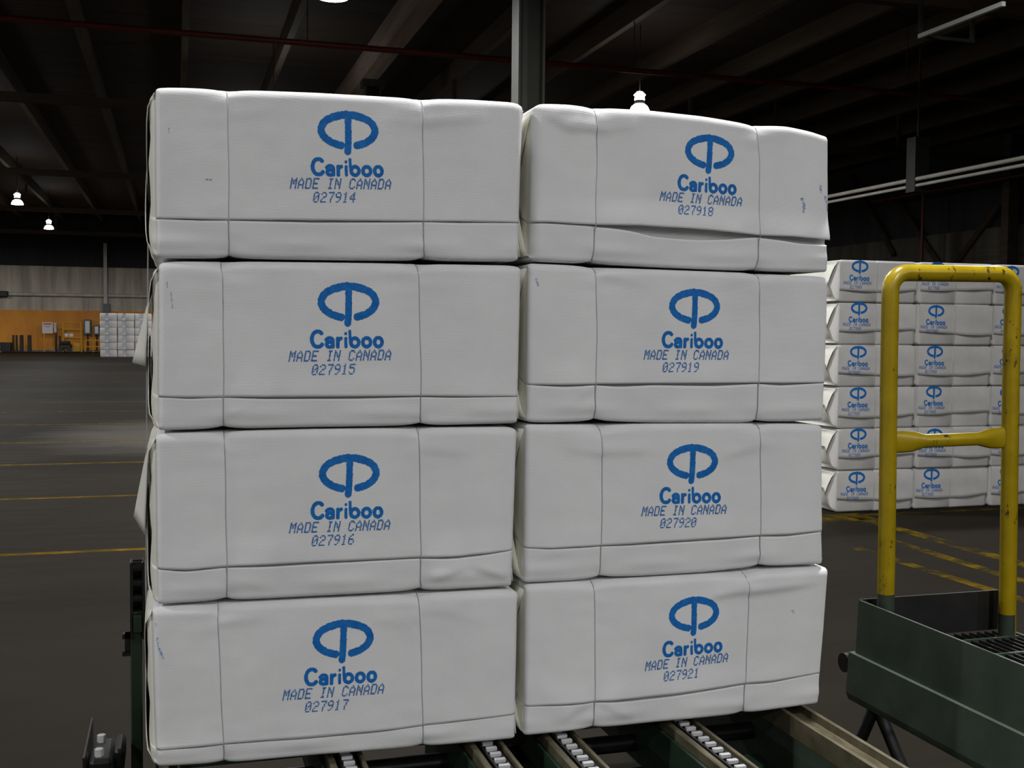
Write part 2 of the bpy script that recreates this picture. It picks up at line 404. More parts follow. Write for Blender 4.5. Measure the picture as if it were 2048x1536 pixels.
# ------------------------------------------------------------------ main stack: wrapped pulp bales
Y_FRONT = 2.635
BALES = {
 '27914': dict(
  x0=-0.038,
  x1=0.8138,
  top=[(-0.037, 2.0282), (-0.0254, 2.0321), (0.0327, 2.0353), (0.1086, 2.0368), (0.1257, 2.0384), (0.3131, 2.044), (0.5507, 2.0468), (0.5742, 2.0493), (0.6839, 2.0531), (0.7962, 2.0537), (0.8121, 2.0468)],
  bot=[(-0.0419, 1.6518), (0.0312, 1.6538), (0.1184, 1.6553), (0.3587, 1.6582), (0.5671, 1.6629), (0.8051, 1.6669)],
  seam=[(-0.0414, 1.7394), (0.0316, 1.7408), (0.1186, 1.7423), (0.3135, 1.7478), (0.5665, 1.7552), (0.6863, 1.7587), (0.8151, 1.761)],
  gap=[(-0.0346, 0.0), (0.053, 0.0021), (0.1197, 0.0009), (0.3134, 0.0036), (0.4956, 0.0023), (0.5682, 0.0009), (0.6612, 0.0023), (0.8079, 0.0)],
  w=[[(0.1163, 2.0347), (0.1181, 1.892), (0.1192, 1.6553)], [(0.5625, 2.0417), (0.5665, 1.9162), (0.5718, 1.6639)]],
  made=[(0.2557, 1.8182), (0.4912, 1.8269)],
 ),
 '27915': dict(
  x0=-0.035,
  x1=0.8103,
  top=[(-0.0336, 1.6416), (-0.0107, 1.647), (0.1012, 1.6504), (0.3136, 1.6534), (0.5435, 1.6567), (0.5671, 1.6564), (0.7853, 1.6583), (0.8102, 1.6547)],
  bot=[(-0.0356, 1.2656), (0.1066, 1.2668), (0.3141, 1.268), (0.5575, 1.2674), (0.8092, 1.2698)],
  seam=[(-0.0373, 1.3428), (0.0299, 1.341), (0.1068, 1.3417), (0.314, 1.341), (0.5628, 1.34), (0.811, 1.3371)],
  gap=[(-0.0346, 0.0), (0.0304, 0.0022), (0.1071, 0.0009), (0.2027, 0.0044), (0.4048, 0.0046), (0.5621, 0.0014), (0.6402, 0.0028), (0.8073, 0.0)],
  w=[[(0.1016, 1.6504), (0.1052, 1.5421), (0.1066, 1.2668)], [(0.5539, 1.6561), (0.5624, 1.4091), (0.5647, 1.2664)]],
  made=[(0.2522, 1.4218), (0.4916, 1.4263)],
 ),
 '27916': dict(
  x0=-0.0412,
  x1=0.8065,
  top=[(-0.0419, 1.2548), (-0.0294, 1.2603), (0.1066, 1.2629), (0.3141, 1.2649), (0.5456, 1.264), (0.7893, 1.262), (0.8043, 1.257)],
  bot=[(-0.0398, 0.8699), (0.1099, 0.8697), (0.3146, 0.8679), (0.567, 0.8661), (0.8058, 0.8644)],
  seam=[(-0.0414, 0.9536), (0.0284, 0.9486), (0.1123, 0.9523), (0.3145, 0.9525), (0.5665, 0.9517), (0.6683, 0.95), (0.8074, 0.9579)],
  gap=[(-0.0387, 0.0), (0.0077, 0.0035), (0.1126, 0.0018), (0.2024, 0.0046), (0.3599, 0.0037), (0.5683, 0.0024), (0.6188, 0.0048), (0.7167, 0.0039), (0.804, 0.0)],
  w=[[(0.1075, 1.2624), (0.1097, 1.1213), (0.1121, 0.87)], [(0.559, 1.2619), (0.5637, 1.1065), (0.5694, 0.8665)]],
  made=[(0.2535, 1.023), (0.4924, 1.0221)],
 ),
 '27917': dict(
  x0=-0.0472,
  x1=0.8104,
  top=[(-0.0524, 0.8629), (-0.0314, 0.8652), (0.0926, 0.8647), (0.3146, 0.8626), (0.5526, 0.8601), (0.7832, 0.8582), (0.8085, 0.8528)],
  bot=[(-0.046, 0.4974), (0.1046, 0.489), (0.315, 0.4878), (0.5692, 0.4819), (0.8123, 0.48)],
  seam=[(-0.0479, 0.54), (0.1004, 0.5399), (0.315, 0.5385), (0.4544, 0.5361), (0.5713, 0.5405), (0.7211, 0.5427), (0.8116, 0.5453)],
  gap=[(-0.0405, 0.0), (0.0489, 0.0028), (0.1008, 0.0009), (0.2694, 0.0037), (0.4538, 0.0028), (0.5714, 0.0009), (0.6458, 0.0019), (0.8079, 0.0)],
  w=[[(0.0934, 0.8646), (0.0965, 0.7229), (0.1037, 0.4882)], [(0.5613, 0.8587), (0.568, 0.6863), (0.5741, 0.4814)]],
  made=[(0.2378, 0.6309), (0.4776, 0.6278)],
 ),
 '27918': dict(
  x0=0.8201,
  x1=1.6603,
  top=[(0.8183, 2.0446), (0.8552, 2.0553), (0.928, 2.058), (0.9906, 2.0559), (1.0087, 2.0563), (1.1555, 2.0574), (1.2973, 2.0524), (1.4434, 2.0398), (1.4582, 2.0403), (1.543, 2.0415), (1.6193, 2.0314), (1.6565, 2.0216)],
  bot=[(0.8092, 1.6706), (0.8884, 1.6673), (0.996, 1.6668), (1.2093, 1.6619), (1.4519, 1.6591), (1.6675, 1.6616)],
  seam=[(0.8213, 1.7635), (0.8872, 1.7647), (0.9992, 1.7624), (1.1138, 1.7644), (1.303, 1.7602), (1.4548, 1.7513), (1.5501, 1.7509), (1.6887, 1.7441)],
  gap=[(0.8201, 0.0), (0.975, 0.0009), (1.0202, 0.0034), (1.0658, 0.0072), (1.1583, 0.0213), (1.2525, 0.0237), (1.3003, 0.0225), (1.3728, 0.0153), (1.4513, 0.0027), (1.4961, 0.0062), (1.5714, 0.0134), (1.6634, 0.0107)],
  w=[[(0.9997, 2.0532), (1.0042, 1.9269), (1.0016, 1.7583), (0.9983, 1.6668)], [(1.4484, 2.0357), (1.4543, 1.9505), (1.4558, 1.7522), (1.4544, 1.6592)]],
  made=[(1.1748, 1.8297), (1.4063, 1.8245)],
 ),
 '27919': dict(
  x0=0.8147,
  x1=1.6656,
  top=[(0.8136, 1.6601), (0.8311, 1.6647), (0.933, 1.6632), (0.9984, 1.6602), (1.1622, 1.6584), (1.4421, 1.6555), (1.6445, 1.6513), (1.6653, 1.6473)],
  bot=[(0.8168, 1.273), (0.8708, 1.2701), (1.0015, 1.2717), (1.1689, 1.2658), (1.4508, 1.2616), (1.6676, 1.2644)],
  seam=[(0.8159, 1.3664), (0.892, 1.3652), (1.0093, 1.3668), (1.1672, 1.3674), (1.4634, 1.3679), (1.534, 1.3667), (1.6685, 1.367)],
  gap=[(0.831, 0.0), (0.9354, 0.0051), (1.0078, 0.0022), (1.072, 0.0064), (1.1653, 0.0034), (1.3328, 0.0066), (1.4609, 0.0018), (1.5313, 0.0053), (1.6593, 0.0)],
  w=[[(1.0061, 1.6579), (1.0095, 1.5185), (1.0084, 1.2737)], [(1.461, 1.6515), (1.4644, 1.4341), (1.4632, 1.2646)]],
  made=[(1.1379, 1.4282), (1.3754, 1.4286)],
 ),
 '27920': dict(
  x0=0.8144,
  x1=1.6669,
  top=[(0.8112, 1.2654), (0.8266, 1.2681), (0.9381, 1.2656), (1.0245, 1.2639), (1.1689, 1.2656), (1.4608, 1.2627), (1.6392, 1.2564), (1.659, 1.2534)],
  bot=[(0.8184, 0.8706), (0.9431, 0.8687), (1.0325, 0.8716), (1.1756, 0.8699), (1.3205, 0.8702), (1.4694, 0.8768), (1.6725, 0.8745)],
  seam=[(0.8144, 0.9612), (0.8968, 0.9565), (1.0312, 0.9576), (1.1741, 0.9598), (1.3186, 0.9622), (1.4775, 0.9642), (1.5691, 0.9639), (1.669, 0.9675)],
  gap=[(0.8308, 0.0), (0.8954, 0.0017), (0.986, 0.0021), (1.0296, 0.0013), (1.1016, 0.0035), (1.3658, 0.0045), (1.4754, 0.0023), (1.5413, 0.0055), (1.6653, 0.001)],
  w=[[(1.0246, 1.2587), (1.0306, 1.1593), (1.0301, 0.8735)], [(1.4735, 1.2562), (1.4784, 1.1026), (1.4784, 0.8786)]],
  made=[(1.1388, 1.0286), (1.3788, 1.0261)],
 ),
 '27921': dict(
  x0=0.8161,
  x1=1.6775,
  top=[(0.8153, 0.8648), (0.8375, 0.867), (1.0071, 0.8683), (1.1756, 0.8678), (1.4194, 0.8681), (1.4544, 0.8704), (1.6491, 0.8684), (1.6816, 0.8667)],
  bot=[(0.8171, 0.4853), (0.8573, 0.4845), (1.0148, 0.4848), (1.1821, 0.4861), (1.4427, 0.4849), (1.6693, 0.4936)],
  seam=[(0.8163, 0.5632), (0.9015, 0.5614), (1.0183, 0.5608), (1.1332, 0.562), (1.2289, 0.5628), (1.4459, 0.572), (1.5271, 0.5723), (1.6775, 0.5812)],
  gap=[(0.8393, 0.0), (0.9453, 0.0035), (1.0165, 0.0022), (1.0841, 0.0066), (1.1788, 0.0081), (1.3244, 0.0055), (1.444, 0.0023), (1.4997, 0.0047), (1.6654, 0.0)],
  w=[[(1.0118, 0.8659), (1.0165, 0.6907), (1.0161, 0.4856)], [(1.4395, 0.8666), (1.4455, 0.7734), (1.4427, 0.4849)]],
  made=[(1.1535, 0.6285), (1.3909, 0.6349)],
 ),
}
# smooth height curves -------------------------------------------------------
def curve(pts, sig=0.012):
    xs = np.array([p[0] for p in pts]); zs = np.array([p[1] for p in pts])
    g = np.linspace(xs[0] - 0.05, xs[-1] + 0.05, 600)
    v = np.interp(g, xs, zs)
    step = g[1] - g[0]
    n = max(1, int(3 * sig / step))
    kern = np.exp(-0.5 * (np.arange(-n, n + 1) * step / sig) ** 2)
    kern /= kern.sum()
    v = np.convolve(np.pad(v, n, mode='edge'), kern, 'valid')
    return lambda x: np.interp(x, g, v)

def smoothstep(a, b, x):
    t = np.clip((x - a) / (b - a), 0, 1)
    return t * t * (3 - 2 * t)

def vnoise(p, freq, seed):
    return noise.noise(Vector((p[0] * freq + seed * 13.7, p[1] * freq + seed * 5.1, seed * 3.3)))

class Bale:
    """front surface model of one wrapped bale, world X/Z, Y measured outward from the front plane"""
    def __init__(self, d, seed, depth=0.62, re=(0.012, 0.012), shear=(0, 0, 0, 0), creases=(), lift=0.0, yoff=0.0):
        self.d = d; self.seed = seed; self.D = depth; self.re = re; self.sh = shear
        self.creases = creases; self.lift = lift; self.y = Y_FRONT + yoff
        self.x0, self.x1 = d['x0'], d['x1']
        _t, _b = curve(d['top']), curve(d['bot'])
        self.zt = lambda x: _t(x) - 0.0007
        self.zb = lambda x: _b(x) + 0.0010
        self.zs = curve(d['seam'], 0.008)
        _g = curve(d['gap'], 0.008)
        self.gp = lambda x: float(_g(x)) * (1.5 - 0.35 * min(1.0, max(0.0, float(_g(x)) / 0.012)))
        self.wx = [(lambda z, w=w: np.interp(z, [p[1] for p in w][::-1], [p[0] for p in w][::-1])) for w in d['w']]
        self.rt, self.rb = 0.019, 0.014
    def endround(self, x):
        s = 0.0
        for xe, re, sg in ((self.x0, self.re[0], 1), (self.x1, self.re[1], -1)):
            dx = (x - xe) * sg
            if dx < re:
                t = min(1.0, 1 - max(dx, 0) / re)
                s = max(s, re * (1 - math.sqrt(max(0.0, 1 - t * t))))
        return s
    def pinch(self, x, z, dcorner):
        """how far the wire pulls the sheet in; dcorner = distance along the sheet from the nearest long edge"""
        p = 0.0
        for w in self.wx:
            dx = abs(x - float(w(z)))
            p += 0.0075 * math.exp(-dx / 0.019) * math.exp(-(dcorner / 0.022) ** 2)
            p += 0.0007 * math.exp(-dx / 0.020)
            # fan of small puckers
            sgn = 1 if x > float(w(z)) else -1
            p += 0.0017 * math.sin(dcorner * 150 + sgn * 1.3 + self.seed) * math.exp(-dx / 0.05) * math.exp(-dcorner / 0.06) * min(1, dx / 0.008)
        return p
    def front(self, x, z):
        """outward displacement of the front face (+ towards the viewer)"""
        zt, zb = float(self.zt(x)), float(self.zb(x))
        dc = min(zt - z, z - zb)
        o = -self.pinch(x, z, max(dc, 0))
        u = (x - self.x0) / (self.x1 - self.x0)
        o += 0.004 * math.sin(math.pi * min(max(u, 0), 1)) * math.sin(math.pi * min(max((z - zb) / (zt - zb), 0), 1))
        # the belly above the lower edge
        o += 0.0045 * math.exp(-((z - zb - 0.034) / 0.016) ** 2) * (0.5 + 0.5 * math.sin(x * 21 + self.seed * 2.1))
        o += 0.0022 * vnoise((x, z), 7.0, self.seed) + 0.0009 * vnoise((x, z), 22.0, self.seed + 3)
        for (cx, cz, ln, ang, amp, wd) in self.creases:
            dx, dz = x - cx, z - cz
            a = dx * math.cos(ang) + dz * math.sin(ang)
            q = -dx * math.sin(ang) + dz * math.cos(ang)
            f = math.exp(-(a / ln) ** 4)
            if f > 1e-3:
                o += 1.9 * amp * f * (1.0 / (1 + math.exp(-q / (wd * 0.35)))) * math.exp(-max(q, 0) / (wd * 4))
        return o - self.endround(x)
    def flap_lift(self, x, z):
        e = float(self.zs(x)); g = float(self.gp(x))
        t = float(smoothstep(0.075, 0.0, z - e))
        return t * (0.0002 + min(g * 0.7, 0.010) + self.lift)
    def xs_at(self, x, z):
        """lean of the short ends"""
        zt, zb = float(self.zt(x)), float(self.zb(x))
        v = (z - zb) / (zt - zb)
        u = (x - self.x0) / (self.x1 - self.x0)
        l = self.sh[1] + (self.sh[0] - self.sh[1]) * v
        r = self.sh[3] + (self.sh[2] - self.sh[3]) * v
        return x + l * (1 - u) ** 3 + r * u ** 3
    def P(self, x, z, out):
        return (self.xs_at(x, z), self.y - out, z)
    def stations(self):
        s = list(np.linspace(self.x0, self.x1, 86))
        for xe, sg in ((self.x0, 1), (self.x1, -1)):
            s += [xe + sg * t for t in (0.0006, 0.002, 0.004, 0.007, 0.013, 0.02, 0.03)]
        for w in self.wx:
            c = float(w(self.zt(0.5 * (self.x0 + self.x1))))
            s += [c + t for t in (-0.03, -0.018, -0.010, -0.005, -0.002, 0.002, 0.005, 0.010, 0.018, 0.03)]
        s = sorted(v for v in s if self.x0 <= v <= self.x1)
        out = [s[0]]
        for v in s[1:]:
            if v - out[-1] > 0.0004: out.append(v)
        return out
    def topz(self, x, y):
        """height of the top at depth y behind the front edge (pillowed between the wires)"""
        zt = float(self.zt(x))
        return zt - self.pinch(x, zt, y) - 0.6 * self.endround(x)
    def wrapper(self):
        rings = []
        for x in self.stations():
            zt, zb = float(self.zt(x)), float(self.zb(x))
            e, g = float(self.zs(x)), max(0.0, float(self.gp(x)))
            zg = e - g + 0.0004
            rec = 0.0034 + min(0.8 * g, 0.018)
            er = self.endround(x)
            row = []
            for y in (self.D, self.D * 0.66, self.D * 0.33, 0.06):
                row.append((self.xs_at(x, zt), self.y + y, self.topz(x, y) - 0.003))
            for a in (0.0, 0.35, 0.7, 1.0):
                th = a * math.pi / 2
                z = zt - self.rt * (1 - math.cos(th)) - 0.003
                row.append((self.xs_at(x, z), self.y + self.rt * (1 - math.sin(th)) + 0.006 + er, z - self.pinch(x, zt, 0.0) * (1 - a) - 0.6 * er))
            zs = [zt - self.rt - 0.003 + (zg + 0.004 - (zt - self.rt - 0.003)) * t for t in (0.25, 0.5, 0.75, 0.92, 1.0)]
            for z in zs:
                row.append(self.P(x, z, self.front(x, z) - rec))
            low = -0.0017 - min(0.2 * g, 0.004) + 0.0005
            row.append(self.P(x, zg, self.front(x, zg) - rec))
            row.append(self.P(x, zg, self.front(x, zg) + low))
            for t in np.linspace(0, 1, 13)[1:]:
                z = zg + (zb + self.rb - zg) * t
                row.append(self.P(x, z, self.front(x, z) + low))
            f0 = self.front(x, zb + self.rb) + low
            for a in (0.2, 0.4, 0.6, 0.8, 1.0):
                th = a * math.pi / 2
                z = zb + self.rb * (1 - math.sin(th))
                pb = self.pinch(x, zb, 0.0)
                row.append((self.xs_at(x, z), self.y - f0 * (1 - a) + self.rb * (1 - math.cos(th)) + 0.4 * pb * math.sin(2 * th), z + pb * a + 0.5 * er * a))
            for y in (self.D * 0.5, self.D):
                row.append((self.xs_at(x, zb), self.y + y, zb + 0.5 * er))
            rings.append(row)
        n = len(rings[0])
        v = [p for r in rings for p in r]
        f = []
        for i in range(len(rings) - 1):
            for k in range(n):
                k2 = (k + 1) % n
                f.append((i * n + k, (i + 1) * n + k, (i + 1) * n + k2, i * n + k2))
        mb = MB().add(v, f, True)
        self.loops = (rings[0], rings[-1])
        return mb
    def end_fold(self, side, bulge):
        """folded wrapper over a short end: a soft pillow inside the wrapper's rim"""
        loop = self.loops[0 if side < 0 else 1]
        n = len(loop)
        cy = sum(p[1] for p in loop) / n; zs = [p[2] for p in loop]; cz = 0.5 * (min(zs) + max(zs))
        cy = self.y + self.D / 2
        cx = sum(p[0] for p in loop) / n
        v, f = [], []
        prof = ((1.0, 0.0), (0.985, 0.45), (0.95, 0.75), (0.86, 0.95), (0.6, 1.0), (0.3, 1.0))
        for s, b in prof:
            for p in loop:
                wob = 0.0025 * math.sin(p[2] * 37 + self.seed * 1.7) * b
                v.append((p[0] + side * (b * bulge + wob), cy + (p[1] - cy) * s, cz + (p[2] - cz) * s))
        for i in range(len(prof) - 1):
            for k in range(n):
                q = (i * n + k, i * n + (k + 1) % n, (i + 1) * n + (k + 1) % n, (i + 1) * n + k)
                f.append(q if side < 0 else q[::-1])
        v.append((cx + side * bulge, cy, cz))
        for k in range(n):
            q = ((len(prof) - 1) * n + k, (len(prof) - 1) * n + (k + 1) % n, len(v) - 1)
            f.append(q if side < 0 else q[::-1])
        return MB().add(v, f, True)
    def sheet_col(self, x, off):
        zt = float(self.zt(x)); e = float(self.zs(x)); er = self.endround(x)
        col = []
        for y in (self.D * 0.7, self.D * 0.45, self.D * 0.25, 0.09, 0.05, 0.03):
            col.append((self.xs_at(x, zt), self.y + y, self.topz(x, y) + off))
        f0 = self.front(x, zt - self.rt)
        for a in np.linspace(0, 1, 7):
            th = a * math.pi / 2
            z = zt - self.rt * (1 - math.cos(th))
            pt = self.pinch(x, zt, 0.0)
            col.append((self.xs_at(x, z), self.y + self.rt * (1 - math.sin(th)) - f0 * a - off * math.sin(th) + 0.5 * pt * math.sin(2 * th),
                        z + off * math.cos(th) - pt * (1 - a) ** 0.5 - 0.6 * er * (1 - a)))
        for t in np.linspace(0, 1, 44)[1:]:
            z = (zt - self.rt) + (e - (zt - self.rt)) * t
            col.append(self.P(x, z, self.front(x, z) + self.flap_lift(x, z) + off))
        return col
    def top_sheet(self):
        st = self.stations()
        rings = []
        for x in st:
            a = self.sheet_col(x, 0.0)
            b = self.sheet_col(x, -0.0016)
            rings.append(a + b[::-1])
        n = len(rings[0])
        v = [p for r in rings for p in r]
        f = []
        for i in range(len(rings) - 1):
            for k in range(n):
                k2 = (k + 1) % n
                f.append((i * n + k, (i + 1) * n + k, (i + 1) * n + k2, i * n + k2))
        mb = MB().add(v, f, True)
        h = n // 2
        for r, rev in ((rings[0], False), (rings[-1], True)):
            q = [(k, k + 1, n - 2 - k, n - 1 - k) for k in range(h - 1)]
            mb.add(r, [tuple(reversed(t)) for t in q] if rev else q)
        return mb
    def surf(self, x, z, off=0.0008):
        """point on the printed sheet"""
        e = float(self.zs(x))
        o = self.front(x, z)
        o += self.flap_lift(x, z) if z > e else -0.0012
        return self.P(x, z, o + off)
    def wire(self, w, r=0.0012):
        zt = float(self.zt(float(w(9)))); 
        xt, xb = float(w(9.0)), float(w(-9.0))
        ztop = float(self.zt(xt)); zbot = float(self.zb(xb))
        pts = [(xt, self.y + self.D * 0.98, ztop - 0.004)]
        pts.append((xt, self.y + 0.10, self.topz(xt, 0.1) + 0.0005))
        pts.append((xt, self.y + 0.03, self.topz(xt, 0.03)))
        for a in (0.15, 0.4, 0.65, 0.9):
            th = a * math.pi / 2
            pt = self.pinch(xt, ztop, 0)
            pts.append((xt, self.y + self.rt * (1 - math.sin(th)) + 0.25 * pt * math.sin(2 * th) - self.front(xt, ztop - self.rt) * a - 0.001, ztop - self.rt * (1 - math.cos(th)) - pt * (1 - a) ** 0.5))
        for t in np.linspace(0.03, 0.97, 26):
            z = (ztop - self.rt) + (zbot + self.rb - ztop + self.rt) * t
            x = float(w(z)) + 0.0006 * math.sin(z * 31 + self.seed)
            e = float(self.zs(x))
            o = self.front(x, z) + (self.flap_lift(x, z) if z > e - 0.004 else -0.0008)
            p = self.P(x, z, o + r * 0.7)
            pts.append(p)
        for a in (0.25, 0.5, 0.75, 1.0):
            th = a * math.pi / 2
            pb = self.pinch(xb, zbot, 0)
            pts.append((xb, self.y - (self.front(xb, zbot + self.rb) + 0.001) * (1 - a) + self.rb * (1 - math.cos(th)) + 0.3 * pb * math.sin(2 * th), zbot + self.rb * (1 - math.sin(th)) + pb * a))
        pts.append((xb, self.y + self.D * 0.98, zbot + 0.002))
        pts.append((xt, self.y + self.D * 0.98, ztop - 0.004))
        return MB().tube(pts, r, 6, cap=False)
    def end_flap(self, side, upper, lift=0.0, off=0.002, reach=0.6, n=9, bulge=0.0):
        """gift-wrap flap on a short end: wide at the hinge, narrowing towards its free edge"""
        xe = self.x0 if side < 0 else self.x1
        zt, zb = float(self.zt(xe)) - 0.6 * self.re[0 if side < 0 else 1], float(self.zb(xe)) + 0.010
        H = zt - zb
        quad = []
        for s in (0, 1):
            g = []
            for i in range(n):
                t = i / (n - 1)
                z = zt - 0.004 - t * reach * H if upper else zb + 0.002 + t * reach * H
                ins = 0.012 + t * reach * H * (0.62 if lift < 0.03 else 0.34)
                for j in range(n):
                    q = j / (n - 1)
                    y = self.y + ins + q * (self.D - 2 * ins)
                    bow = (0.004 if bulge > 0.01 else 0.0008) * math.sin(math.pi * t) * (0.6 + 0.4 * math.cos(q * 5 + self.seed))
                    x = self.xs_at(xe, z) + side * (off + bow + bulge * min(1.0, t * 7) + lift * t ** 1.3 * (0.25 + 0.75 * min(1.0, q * 1.6)) + s * 0.0016)
                    g.append((x, y, z))
            quad.append(g)
        v = quad[0] + quad[1]
        N = n * n
        f = []
        for i in range(n - 1):
            for j in range(n - 1):
                a = i * n + j
                f.append((a, a + 1, a + n + 1, a + n))
                f.append((N + a + n, N + a + n + 1, N + a + 1, N + a))
        ring = [j for j in range(n)] + [i * n + n - 1 for i in range(1, n)] + [(n - 1) * n + j for j in range(n - 2, -1, -1)] + [i * n for i in range(n - 2, 0, -1)]
        for a, b in zip(ring, ring[1:] + ring[:1]):
            f.append((a, N + a, N + b, b))
        return MB().add(v, f, True)

# print artwork as distance fields, unit = length of the "MADE IN CANADA" line ----------------
def seg(px, py, ax, ay, bx, by):
    dx, dy = bx - ax, by - ay
    t = np.clip(((px - ax) * dx + (py - ay) * dy) / (dx * dx + dy * dy + 1e-12), 0, 1)
    return np.hypot(px - ax - t * dx, py - ay - t * dy)
def poly(px, py, pts):
    d = np.full(px.shape, 9.0)
    for a, b in zip(pts[:-1], pts[1:]):
        d = np.minimum(d, seg(px, py, *a, *b))
    return d
def arc(cx, cy, rx, ry, a0, a1, n=28):
    return [(cx + rx * math.cos(math.radians(a0 + (a1 - a0) * i / n)), cy + ry * math.sin(math.radians(a0 + (a1 - a0) * i / n))) for i in range(n + 1)]
S_ = 1355.0
def L(x, y): return ((x - 205) / S_, (1190 - y) / S_)       # artwork pixel -> layout unit
def logo_sdf(px, py):
    cx, cy = L(993, 412)
    rx, ry = 359 / S_, 207 / S_
    a = poly(px, py, arc(cx, cy, rx, ry, -106, -270, 40)) 
    b = poly(px, py, arc(cx, cy, rx, ry, -72, 90, 40))
    ring = np.minimum(a, b) - 48 / S_
    top = poly(px, py, arc(cx, cy - 4 / S_, rx, ry, 60, 120, 16)) - 50 / S_
    stem = poly(px, py, [L(998, 220), L(990, 560), L(978, 696)]) - 43 / S_
    return np.minimum(np.minimum(ring, top), stem)
def brand_sdf(px, py):
    h = 23.5 / S_
    d = np.full(px.shape, 9.0)
    def add(pts, w=h):
        nonlocal d
        d = np.minimum(d, poly(px, py, pts) - w)
    def A(cx, cy, rx, ry, a0, a1): 
        x, y = L(cx, cy)
        return arc(x, y, rx / S_, ry / S_, a0, a1)
    add(A(580, 900, 76, 102, 48, 318), 25 / S_)
    add([L(692, 908)] + A(735, 925, 42, 42, 120, 0) + [L(776, 1004)])
    add(A(735, 970, 40, 34, 40, 330))
    add([L(842, 893), L(842, 1004)]); add([L(842, 930), L(860, 905), L(884, 893)])
    add([L(949, 893), L(949, 1004)], 19 / S_); add([L(948, 828), L(948, 836)], 17 / S_)
    add([L(1003, 800), L(1010, 950)], 19 / S_); add(A(1068, 948, 52, 56, 0, 360))
    add(A(1226, 948, 52, 58, 0, 360))
    add(A(1382, 948, 50, 60, 0, 360))
    return d
FONT = {
 'M': ('10001', '11011', '10101', '10101', '10001', '10001', '10001'),
 'A': ('00100', '01010', '10001', '10001', '11111', '10001', '10001'),
 'D': ('11110', '10001', '10001', '10001', '10001', '10001', '11110'),
 'E': ('11111', '10000', '10000', '11110', '10000', '10000', '11111'),
 'I': ('01110', '00100', '00100', '00100', '00100', '00100', '01110'),
 'N': ('10001', '11001', '10101', '10101', '10011', '10001', '10001'),
 'C': ('01110', '10001', '10000', '10000', '10000', '10001', '01110'),
 '0': ('01110', '10001', '10011', '10101', '11001', '10001', '01110'),
 '1': ('00100', '01100', '00100', '00100', '00100', '00100', '01110'),
 '2': ('01110', '10001', '00001', '00110', '01000', '10000', '11111'),
 '4': ('00010', '00110', '01010', '10010', '11111', '00010', '00010'),
 '5': ('11111', '10000', '11110', '00001', '00001', '10001', '01110'),
 '6': ('00110', '01000', '10000', '11110', '10001', '10001', '01110'),
 '7': ('11111', '00001', '00010', '00010', '00100', '00100', '00100'),
 '8': ('01110', '10001', '10001', '01110', '10001', '10001', '01110'),
 '9': ('01110', '10001', '10001', '01111', '00001', '00010', '01100'),
}
def dots_sdf(text, ox, oy):
    def f(px, py):
        d = np.full(px.shape, 9.0)
        for i, ch in enumerate(text):
            if ch == ' ': continue
            for r in range(7):
                for c in range(5):
                    if FONT[ch][r][c] == '1':
                        x = ox + i * 97.3 + c * 15.2 + (6 - r) * 4.2
                        y = oy - 8 - (6 - r) * 20.6
                        ux, uy = L(x, y)
                        d = np.minimum(d, np.hypot((px - ux) * 1.05, (py - uy) * 0.86))
        return d - 9.9 / S_
    return f

def raster(sdf, box, rows_h, cols_w, jit, seed):
    """horizontal runs (x0, x1, y0, y1) of the inked area, with the ragged edge of an ink-jet print"""
    rg = np.random.RandomState(seed)
    x = np.arange(box[0], box[2], cols_w); y = np.arange(box[1], box[3], rows_h)
    gx, gy = np.meshgrid(x + cols_w / 2, y + rows_h / 2)
    d = sdf(gx, gy)
    band = (np.arange(len(y)) // 2)
    d = d + (rg.rand(band.max() + 1)[band][:, None] - 0.5) * jit + (rg.rand(len(y), len(x) // 6 + 1).repeat(6, 1)[:, :len(x)] - 0.5) * jit * 0.6
    ins = d < 0
    runs = []
    for j in range(len(y)):
        i = 0
        row = ins[j]
        while i < len(x):
            if row[i]:
                k = i
                while k < len(x) and row[k] and (x[k] - x[i]) < 0.05: k += 1
                runs.append((x[i], x[k - 1] + cols_w, y[j], y[j] + rows_h * 1.02))
                i = k
            else:
                i += 1
    return runs

RASTERS = {}
def get_runs(kind, text=None, coarse=1.0):
    key = (kind, text, coarse)
    if key not in RASTERS:
        if kind == 'logo': r = raster(logo_sdf, (0.26, 0.32, 0.91, 0.78), 0.0062 * coarse, 0.0030 * coarse, 0.0045, 1)
        elif kind == 'brand': r = raster(brand_sdf, (0.18, 0.10, 0.95, 0.32), 0.0046 * coarse, 0.0026 * coarse, 0.0030, 2)
        elif kind == 'origin': r = raster(dots_sdf('MADE IN CANADA', 205, 1190), (-0.01, -0.005, 1.03, 0.125), 0.0040 * coarse, 0.0026 * coarse, 0.0022, 3)
        else: r = raster(dots_sdf(text, 496, 1370), (0.19, -0.14, 0.68, -0.005), 0.0040 * coarse, 0.0026 * coarse, 0.0022, 4)
        RASTERS[key] = r
    return RASTERS[key]

def print_mesh(kind, text, place, coarse=1.0):
    mb = MB()
    for (a, b, c, d) in get_runs(kind, text, coarse):
        mb.add([place(a, c), place(b, c), place(b, d), place(a, d)], [(0, 1, 2, 3)])
    return mb

def spots_mesh(bale, strokes, seed):
    """stray ink: small ragged flecks strung along short strokes"""
    rg = random.Random(seed)
    mb = MB()
    for (x0, z0), (x1, z1), w in strokes:
        n = max(2, int(math.hypot(x1 - x0, z1 - z0) / 0.0035))
        for i in range(n):
            t = (i + 0.5) / n
            cx = x0 + (x1 - x0) * t + rg.uniform(-1, 1) * w * 0.3
            cz = z0 + (z1 - z0) * t
            a, h = w * rg.uniform(0.3, 0.9), rg.uniform(0.0013, 0.0021)
            mb.add([bale.surf(cx - a, cz - h), bale.surf(cx + a, cz - h * 0.6), bale.surf(cx + a, cz + h), bale.surf(cx - a, cz + h * 0.6)], [(0, 1, 2, 3)])
    return mb

